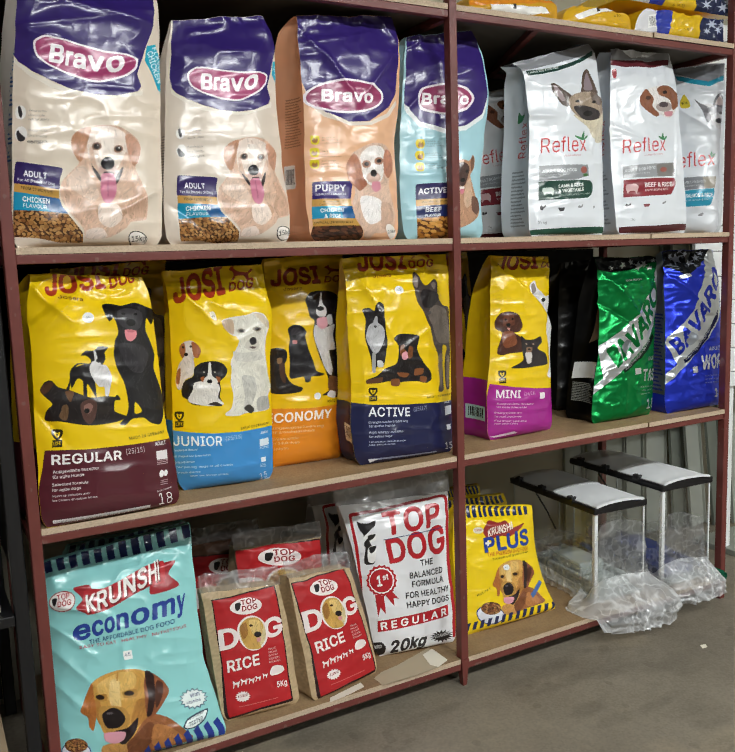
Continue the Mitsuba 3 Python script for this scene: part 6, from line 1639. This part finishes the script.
# ---------------------------------------------------------------- clear bins with a two-part lid, wrapped in plastic
def bin_(ox, oy, yaw, w, d, h, seed, tray, label, hang):
    z0 = RAIL[0] + 0.0008 + BOARD
    k = number("clear_bin")
    say(k, label, "storage bin", "clear lidded bins on the bottom shelf")
    c, s = math.cos(yaw), math.sin(yaw)

    def at(m):
        return moved(m, (ox, oy, z0), yaw)

    t = 0.004
    put(k + "__base", at(box(0.004, w - 0.004, 0.004, d - 0.004, 0.003, 0.016, 0.003)), "grey_plastic")
    for i, q in enumerate(((0.006, w - 0.006, 0.003, 0.003 + t), (0.006, w - 0.006, d - 0.003 - t, d - 0.003))):
        m = trimesh.Trimesh([(q[0], q[2], 0.016), (q[1], q[2], 0.016), (q[1], q[2], h), (q[0], q[2], h)], [(0, 1, 2), (0, 2, 3)])
        put(f"{k}__" + ("pane" if i == 0 else "pane_001"), at(m), "clear_sheet", False)
    for i, x in enumerate((0.004, w - 0.004)):
        m = trimesh.Trimesh([(x, 0.006, 0.016), (x, d - 0.006, 0.016), (x, d - 0.006, h), (x, 0.006, h)], [(0, 1, 2), (0, 2, 3)])
        put(f"{k}__pane_00{2 + i}", at(m), "clear_sheet", False)
    for i, (x, y) in enumerate(((0, 0), (w, 0), (w, d), (0, d))):
        x0, y0 = min(max(x - 0.009, -0.002), w - 0.016), min(max(y - 0.009, -0.002), d - 0.016)
        put(f"{k}__corner_post" + (f"_00{i}" if i else ""), at(box(x0 + (0.011 if i in (1, 2) else 0), x0 + (0.018 if i < 3 else 0.007), y0, y0 + (0.018 if i == 0 else 0.007), 0.003, h, 0.003 if i == 0 else 0.002)), "white_plastic" if i < 2 else "grey_plastic")
    rim = [box(-0.008, w + 0.008, -0.010, 0.014, h, h + 0.026, 0.004), box(-0.008, w + 0.008, d - 0.014, d + 0.010, h, h + 0.026, 0.004), box(-0.010, 0.014, -0.008, d + 0.008, h, h + 0.026, 0.004), box(w - 0.014, w + 0.010, -0.008, d + 0.008, h, h + 0.026, 0.004)]
    # the front of the rim bows up under the lid
    xs = np.linspace(0, w, 24)
    bow = 0.014 * np.sin(np.pi * xs / w)
    rim.append(trimesh.creation.extrude_polygon(shapely.Polygon(list(zip(xs, h + 0.020 + bow)) + [(w, h + 0.01), (0, h + 0.01)]), 0.012, engine="earcut").apply_transform(np.array([[1, 0, 0, 0], [0, 0, -1, 0.002], [0, 1, 0, 0], [0, 0, 0, 1.0]])))
    put(k + "__rim", at(cat(rim)), "black_plastic", 30)
    for i, y in enumerate((0.13, 0.33, 0.50)):
        put(f"{k}__rim__clip" + (f"_00{i}" if i else ""), at(cat([box(-0.013, 0.012, y, y + 0.010, h + 0.02, h + 0.042, 0.002), box(-0.013, 0.012, y + 0.022, y + 0.032, h + 0.02, h + 0.042, 0.002), box(-0.014, -0.006, y - 0.004, y + 0.036, h + 0.012, h + 0.032, 0.002)])), "black_plastic")

    def lid(y0, y1, crown, th, drop):
        nx, ny = 28, 30
        x, y = np.meshgrid(np.linspace(0.004, w - 0.004, nx + 1), np.linspace(y0, y1, ny + 1))
        a, b = (x / w) * 2 - 1, (y - y0) / (y1 - y0)
        z = h + 0.027 + crown * (1 - a**2) ** 0.7 * (0.72 + 0.28 * np.sin(np.pi * np.clip(b, 0, 1))) + 0.004 * np.exp(-((b - 0.02) / 0.05) ** 2)
        up = np.stack([x, y, z], -1)
        p = Patch(up)
        lo = up - [0, 0, th]
        v = np.vstack([up.reshape(-1, 3), lo.reshape(-1, 3)])
        n = len(v) // 2
        f = [p.F, p.F[:, ::-1] + n]
        idx = np.arange(n).reshape(ny + 1, nx + 1)
        for line in (idx[0], idx[-1][::-1], idx[:, 0][::-1], idx[:, -1]):
            a_, b_ = line[:-1], line[1:]
            f += [np.stack([a_, a_ + n, b_ + n], 1), np.stack([a_, b_ + n, b_], 1)]
        return trimesh.Trimesh(v, np.vstack(f), process=False)

    put(k + "__front_lid", at(lid(-0.006, d * 0.47, 0.022, 0.010, 0)), "white_plastic", 40)
    back = lid(d * 0.475, d + 0.004, 0.022, 0.004, 0)
    put(k + "__rear_lid", at(back), "smoky_lid", 40)
    labels[k + "__front_lid"] = {"label": "white front half of the lid"}
    labels[k + "__rear_lid"] = {"label": "see-through grey rear half of the lid"}
    put(k + "__tray", at(cat([box(0.03, w - 0.03, 0.05, d - 0.06, 0.017, 0.05, 0.008), box(0.03, 0.05, 0.05, d - 0.06, 0.05, 0.075, 0.006), box(w - 0.05, w - 0.03, 0.05, d - 0.06, 0.05, 0.075, 0.006)])), tray)
    put(k + "__insert", at(box(0.06, w - 0.07, 0.16, 0.36, 0.051, 0.11, 0.012)), "grey_plastic" if tray != "blue_plastic" else "blue_plastic")
    put(k + "__lid_strap", at(tube([(0.02, 0.42, h - 0.01), (0.05, 0.38, h - 0.09), (0.07, 0.34, h - 0.17)], 0.004)), "black_plastic")
    # the loose plastic bag round the lower half, hanging over the shelf's edge in front
    nu, nv = 260, 74
    th, vv = np.meshgrid(np.linspace(0, 1, nu + 1), np.linspace(0, 1, nv + 1))
    per = shapely.Polygon([(0, 0), (w, 0), (w, d * 0.8), (0, d * 0.8)]).buffer(-0.03).buffer(0.038, quad_segs=24).exterior
    L = per.length
    start = per.project(shapely.Point(w / 2, d))      # the seam lies at the back
    pts = np.array([per.interpolate((start + q * L) % L).coords[0] for q in np.linspace(0, 1, nu + 1)])
    tg = np.gradient(pts, axis=0)
    nrm = np.stack([tg[:, 1], -tg[:, 0]], 1)
    cen = pts - [w / 2, d * 0.4]
    nrm *= np.sign((nrm * cen).sum(1))[:, None]
    nrm /= np.linalg.norm(nrm, axis=1, keepdims=True) + 1e-9
    frontness = np.clip((-pts[:, 1] + 0.06) / 0.07, 0, 1)
    nz = lambda f, o: meshkit.noise(np.stack([th * f, th * 0, th * 0 + seed + o], -1))
    rise = np.clip((-pts[:, 1] + 0.02) / 0.03, 0, 1)[None]
    topz = h * (0.38 + ((0.93 if hang > 0.05 else 0.72) - 0.38) * rise + 0.05 * np.sin(th * 23 + seed) + 0.10 * (nz(9, 0) - 0.5))
    lowz = 0.004 - (hang + 0.004) * frontness[None] ** 0.7 * (0.8 + 0.4 * nz(11, 4))
    z = topz * (1 - vv) + lowz * vv
    g = np.clip((vv - 0.5) / 0.32, 0, 1)
    g = g * g * (3 - 2 * g)
    bulge = 0.004 + 0.010 * vv + frontness[None] ** 0.6 * (0.138 if hang > 0.05 else 0.088) * g
    q = np.stack([th * L / 0.05, z / 0.05, th * 0 + seed], -1)
    rid = lambda x: 1 - np.abs(2 * x - 1)
    wr = 0.55 * rid(meshkit.noise(q, seed)) ** 2 + 0.5 * rid(meshkit.noise(q * [2.2, 1.1, 1] + 3, seed + 2)) ** 3 + 0.35 * rid(meshkit.noise(q * 2.7 + 8, seed + 5)) ** 2
    off = bulge + wr * (0.007 + (0.008 + 0.022 * frontness[None]) * vv**1.3)
    xy = pts[None] + nrm[None] * off[..., None]
    P = np.stack([xy[..., 0], xy[..., 1], z + 0.010 * (wr - 0.5) * vv * (z > 0.012)], -1)
    P[..., 2] = np.where(frontness[None] < 0.3, np.maximum(P[..., 2], 0.003), P[..., 2])
    Q = at(trimesh.Trimesh(P.reshape(-1, 3), Patch(P).F, process=False))
    w3 = np.array(Q.vertices)
    w3[:, 2] = np.where(w3[:, 1] > -0.05, np.maximum(w3[:, 2], z0 + 0.003), np.maximum(w3[:, 2], 0.006))
    mid = 1.033 + 0.065 * w3[:, 1]
    w3[:, 0] = np.minimum(w3[:, 0], mid - 0.003) if ox < 1 else np.clip(w3[:, 0], mid + 0.003, np.where(w3[:, 1] < 0.03, 1.285, 1.321))
    low = (Q.faces.min(1) // (nu + 1)) >= int(nv * 0.56)
    for name, keep, mat in (("plastic_wrap", ~low, "clear_film"), ("plastic_wrap__gathered_edge", low, "gathered_film")):
        put(f"{k}__{name}", trimesh.Trimesh(w3, Q.faces[keep], process=False), mat, True)
    labels[k + "__plastic_wrap"] = {"label": "crumpled clear plastic bag round the lower half"}


bin_(0.720, 0.085, -0.07, 0.262, 0.57, 0.382, 71, "grey_plastic", "clear bin with white lid and black rim next to the yellow labrador bag", 0.07)
bin_(1.066, 0.045, -0.06, 0.275, 0.58, 0.430, 83, "blue_plastic", "taller clear bin with white lid and blue tray next to the right end post", 0.035)

# a small green roll by the right end of the lowest board
th = np.linspace(0, 5.5 * np.pi, 120)
sp = np.stack([(0.004 + 0.0011 * th) * np.cos(th), (0.004 + 0.0011 * th) * np.sin(th)], 1)
roll = trimesh.creation.extrude_polygon(shapely.LineString(sp).buffer(0.0013), 0.06, engine="earcut")
put("cloth_roll", moved(roll, (1.348, -0.050, RAIL[0] + BOARD + 0.0265), rx=-math.pi / 2, rz=-0.04), "green_cloth", 40)
say("cloth_roll", "small dark green roll beside the taller clear bin on the bottom shelf", "cloth roll")

# ---------------------------------------------------------------- grey metal sheets leaning on the wall behind the right end
PLANK_SAY = [f"{n} metal plank from the left of those standing upright behind the clear bins" for n in ("first grey", "second, dark", "third, grey", "fourth, grey", "fifth, pale")] + [f"{n} leaning metal plank behind the rack's right end" for n in ("first dark", "first pale", "second dark", "second pale")]
rnd = np.random.default_rng(5)
PANEL_SPOTS = [(1.20, 0.0, "sheet_grey", 0.13), (1.35, 0.0, "sheet_dark", 0.10), (1.47, 0.0, "sheet_grey", 0.15), (1.63, 0.0, "sheet_grey", 0.13), (1.78, 0.0, "sheet_pale", 0.16), (1.96, -0.06, "sheet_dark", 0.10), (2.06, -0.10, "sheet_pale", 0.12), (2.20, -0.12, "sheet_dark", 0.10), (2.32, -0.10, "sheet_pale", 0.14)]
for i, (x, lean, mat, w) in enumerate(PANEL_SPOTS):
    h = 1.9 + 0.2 * rnd.random() + 0 * w
    prof = [(0, 0), (0, 0.018), (0.006, 0.022), (w - 0.006, 0.022), (w, 0.018), (w, 0), (w - 0.004, 0), (w - 0.004, 0.016), (0.004, 0.016), (0.004, 0)]
    m = prism(prof, 0, h)
    k = number("metal_plank")
    put(k, moved(moved(m, rx=-0.02, ry=lean), (x, 0.770 - (0 if i < 5 else 0.035 * (i - 4)), 0.003), 0), mat, False)
    say(k, PLANK_SAY[i], "metal plank", "metal planks standing against the wall")

# ---------------------------------------------------------------- white pegboard stand to the right of the rack
k = "pegboard_stand"
say(k, "white pegboard display stand with hooks, right of the rack's end post", "display stand")
put(k + "__panel", box(1.60, 2.40, 0.34, 0.362, 0.86, 2.55, 0.003), "white_board")
put(k + "__post", box(1.90, 1.93, 0.363, 0.395, 0.0, 2.5, 0.003), "white_board")
put(k + "__post_001", box(2.32, 2.35, 0.363, 0.395, 0.0, 2.5, 0.003), "white_board")
put(k + "__foot", box(1.88, 2.37, 0.20, 0.55, 0.0, 0.03, 0.004), "sheet_grey")
hook = tube([(0, 0, 0), (0, -0.06, 0), (0, -0.12, -0.002), (0, -0.15, 0.006), (0, -0.155, 0.014)], 0.0025, 6)
i = 0
for z in np.arange(0.95, 2.5, 0.115):
    for x in (1.66, 1.80, 1.94, 2.08, 2.22):
        put(f"{k}__panel__hook" + (f"_{i:03d}" if i else ""), moved(hook, (x, 0.341, z)), "chrome", True)
        i += 1

# ---------------------------------------------------------------- what stands left of the rack
k = "black_rack"
say(k, "black steel rack standing left of the maroon rack", "shelf rack")
put(k + "__post", box(-1.468, -1.432, 0.01, 0.046, 0.0, 2.4, 0.003), "black_steel")
put(k + "__post_001", box(-2.60, -2.564, 0.01, 0.046, 0.0, 2.4, 0.003), "black_steel")
put(k + "__post_002", box(-1.468, -1.432, 0.70, 0.736, 0.0, 2.4, 0.003), "black_steel")
put(k + "__post_003", box(-2.60, -2.564, 0.70, 0.736, 0.0, 2.4, 0.003), "black_steel")
for i, z in enumerate((0.60, 1.25, 1.9)):
    put(f"{k}__shelf" + (f"_00{i}" if i else ""), box(-2.562, -1.470, 0.0, 0.735, z, z + 0.03, 0.003), "black_steel")
put(k + "__back_sheet", box(-2.56, -1.47, 0.738, 0.755, 0.05, 2.38), "dark_panel", False)
put(k + "__side_sheet", box(-1.431, -1.4265, 0.05, 0.70, 0.62, 2.38), "dark_panel", False)


def carton(ox, oy, oz, w, d, h, yaw, label, key, flaps=(0.7, -0.5, 0.9, 0.4)):
    t = 0.005
    say(key, label, "carton")
    put(key + "__box", moved(cat([box(0, w, 0, t, 0, h), box(0, w, d - t, d, 0, h), box(0, t, t, d - t, 0, h), box(w - t, w, t, d - t, 0, h), box(t, w - t, t, d - t, 0, t)]), (ox, oy, oz), yaw), "carton", False)
    f0 = moved(box(0, w, -d * 0.42, 0, -0.002, 0.002), (0, 0, h), rx=flaps[0])
    f1 = moved(moved(box(0, w, 0, d * 0.42, -0.002, 0.002), rx=flaps[1]), (0, d, h))
    for i, f in enumerate((moved(moved(box(0, w, -d * 0.42, -0.001, -0.002, 0.002), rx=flaps[0]), (0, 0, h)), f1)):
        put(f"{key}__flap" + (f"_00{i}" if i else ""), moved(f, (ox, oy, oz), yaw), "carton", False)


carton(-1.98, 0.10, 0.003, 0.46, 0.40, 0.30, 0.06, "opened brown carton with raised flaps on the floor left of the black post", "open_carton")
put("white_box", box(-1.90, -1.50, 0.03, 0.40, 0.631, 0.70, 0.006), "paper")
say("white_box", "low pale box lying on the black rack's lowest shelf", "box")

# ---------------------------------------------------------------- scraps
z = RAIL[0] + 0.0008 + BOARD + 0.0003
flat_piece('torn_label', [[-0.3493, 0.0516], [-0.3066, 0.0753], [-0.2314, 0.0882], [-0.0661, 0.1397], [-0.0592, 0.096], [-0.061, 0.0216], [-0.1185, -0.0041], [-0.2166, -0.0098], [-0.3461, -0.0057]], z, 'old_label', 'torn greyish label stuck to the bottom board before the white rosette bag', 'paper label')
flat_piece('paper_scrap', [[-0.113, 0.1029], [-0.0581, 0.1245], [-0.0592, 0.0204], [-0.1185, -0.0041], [-0.1326, 0.0267]], z + 0.0007, 'paper', 'white torn paper patch on the label near the middle post', 'paper scrap')
flat_piece('paper_scrap_001', [[-0.5363, 0.0192], [-0.4835, 0.0321], [-0.4016, 0.0521], [-0.4045, 0.021], [-0.4667, 0.0053], [-0.5493, -0.0062]], z, 'paper', 'white paper strip on the bottom board before the right rice pack', 'paper scrap')
flat_piece('paper_scrap_002', [[0.9487, -0.2514], [0.9736, -0.2581], [0.9596, -0.2781], [0.9332, -0.2751]], 0.0005, 'paper', 'tiny white paper scrap on the concrete floor', 'paper scrap')
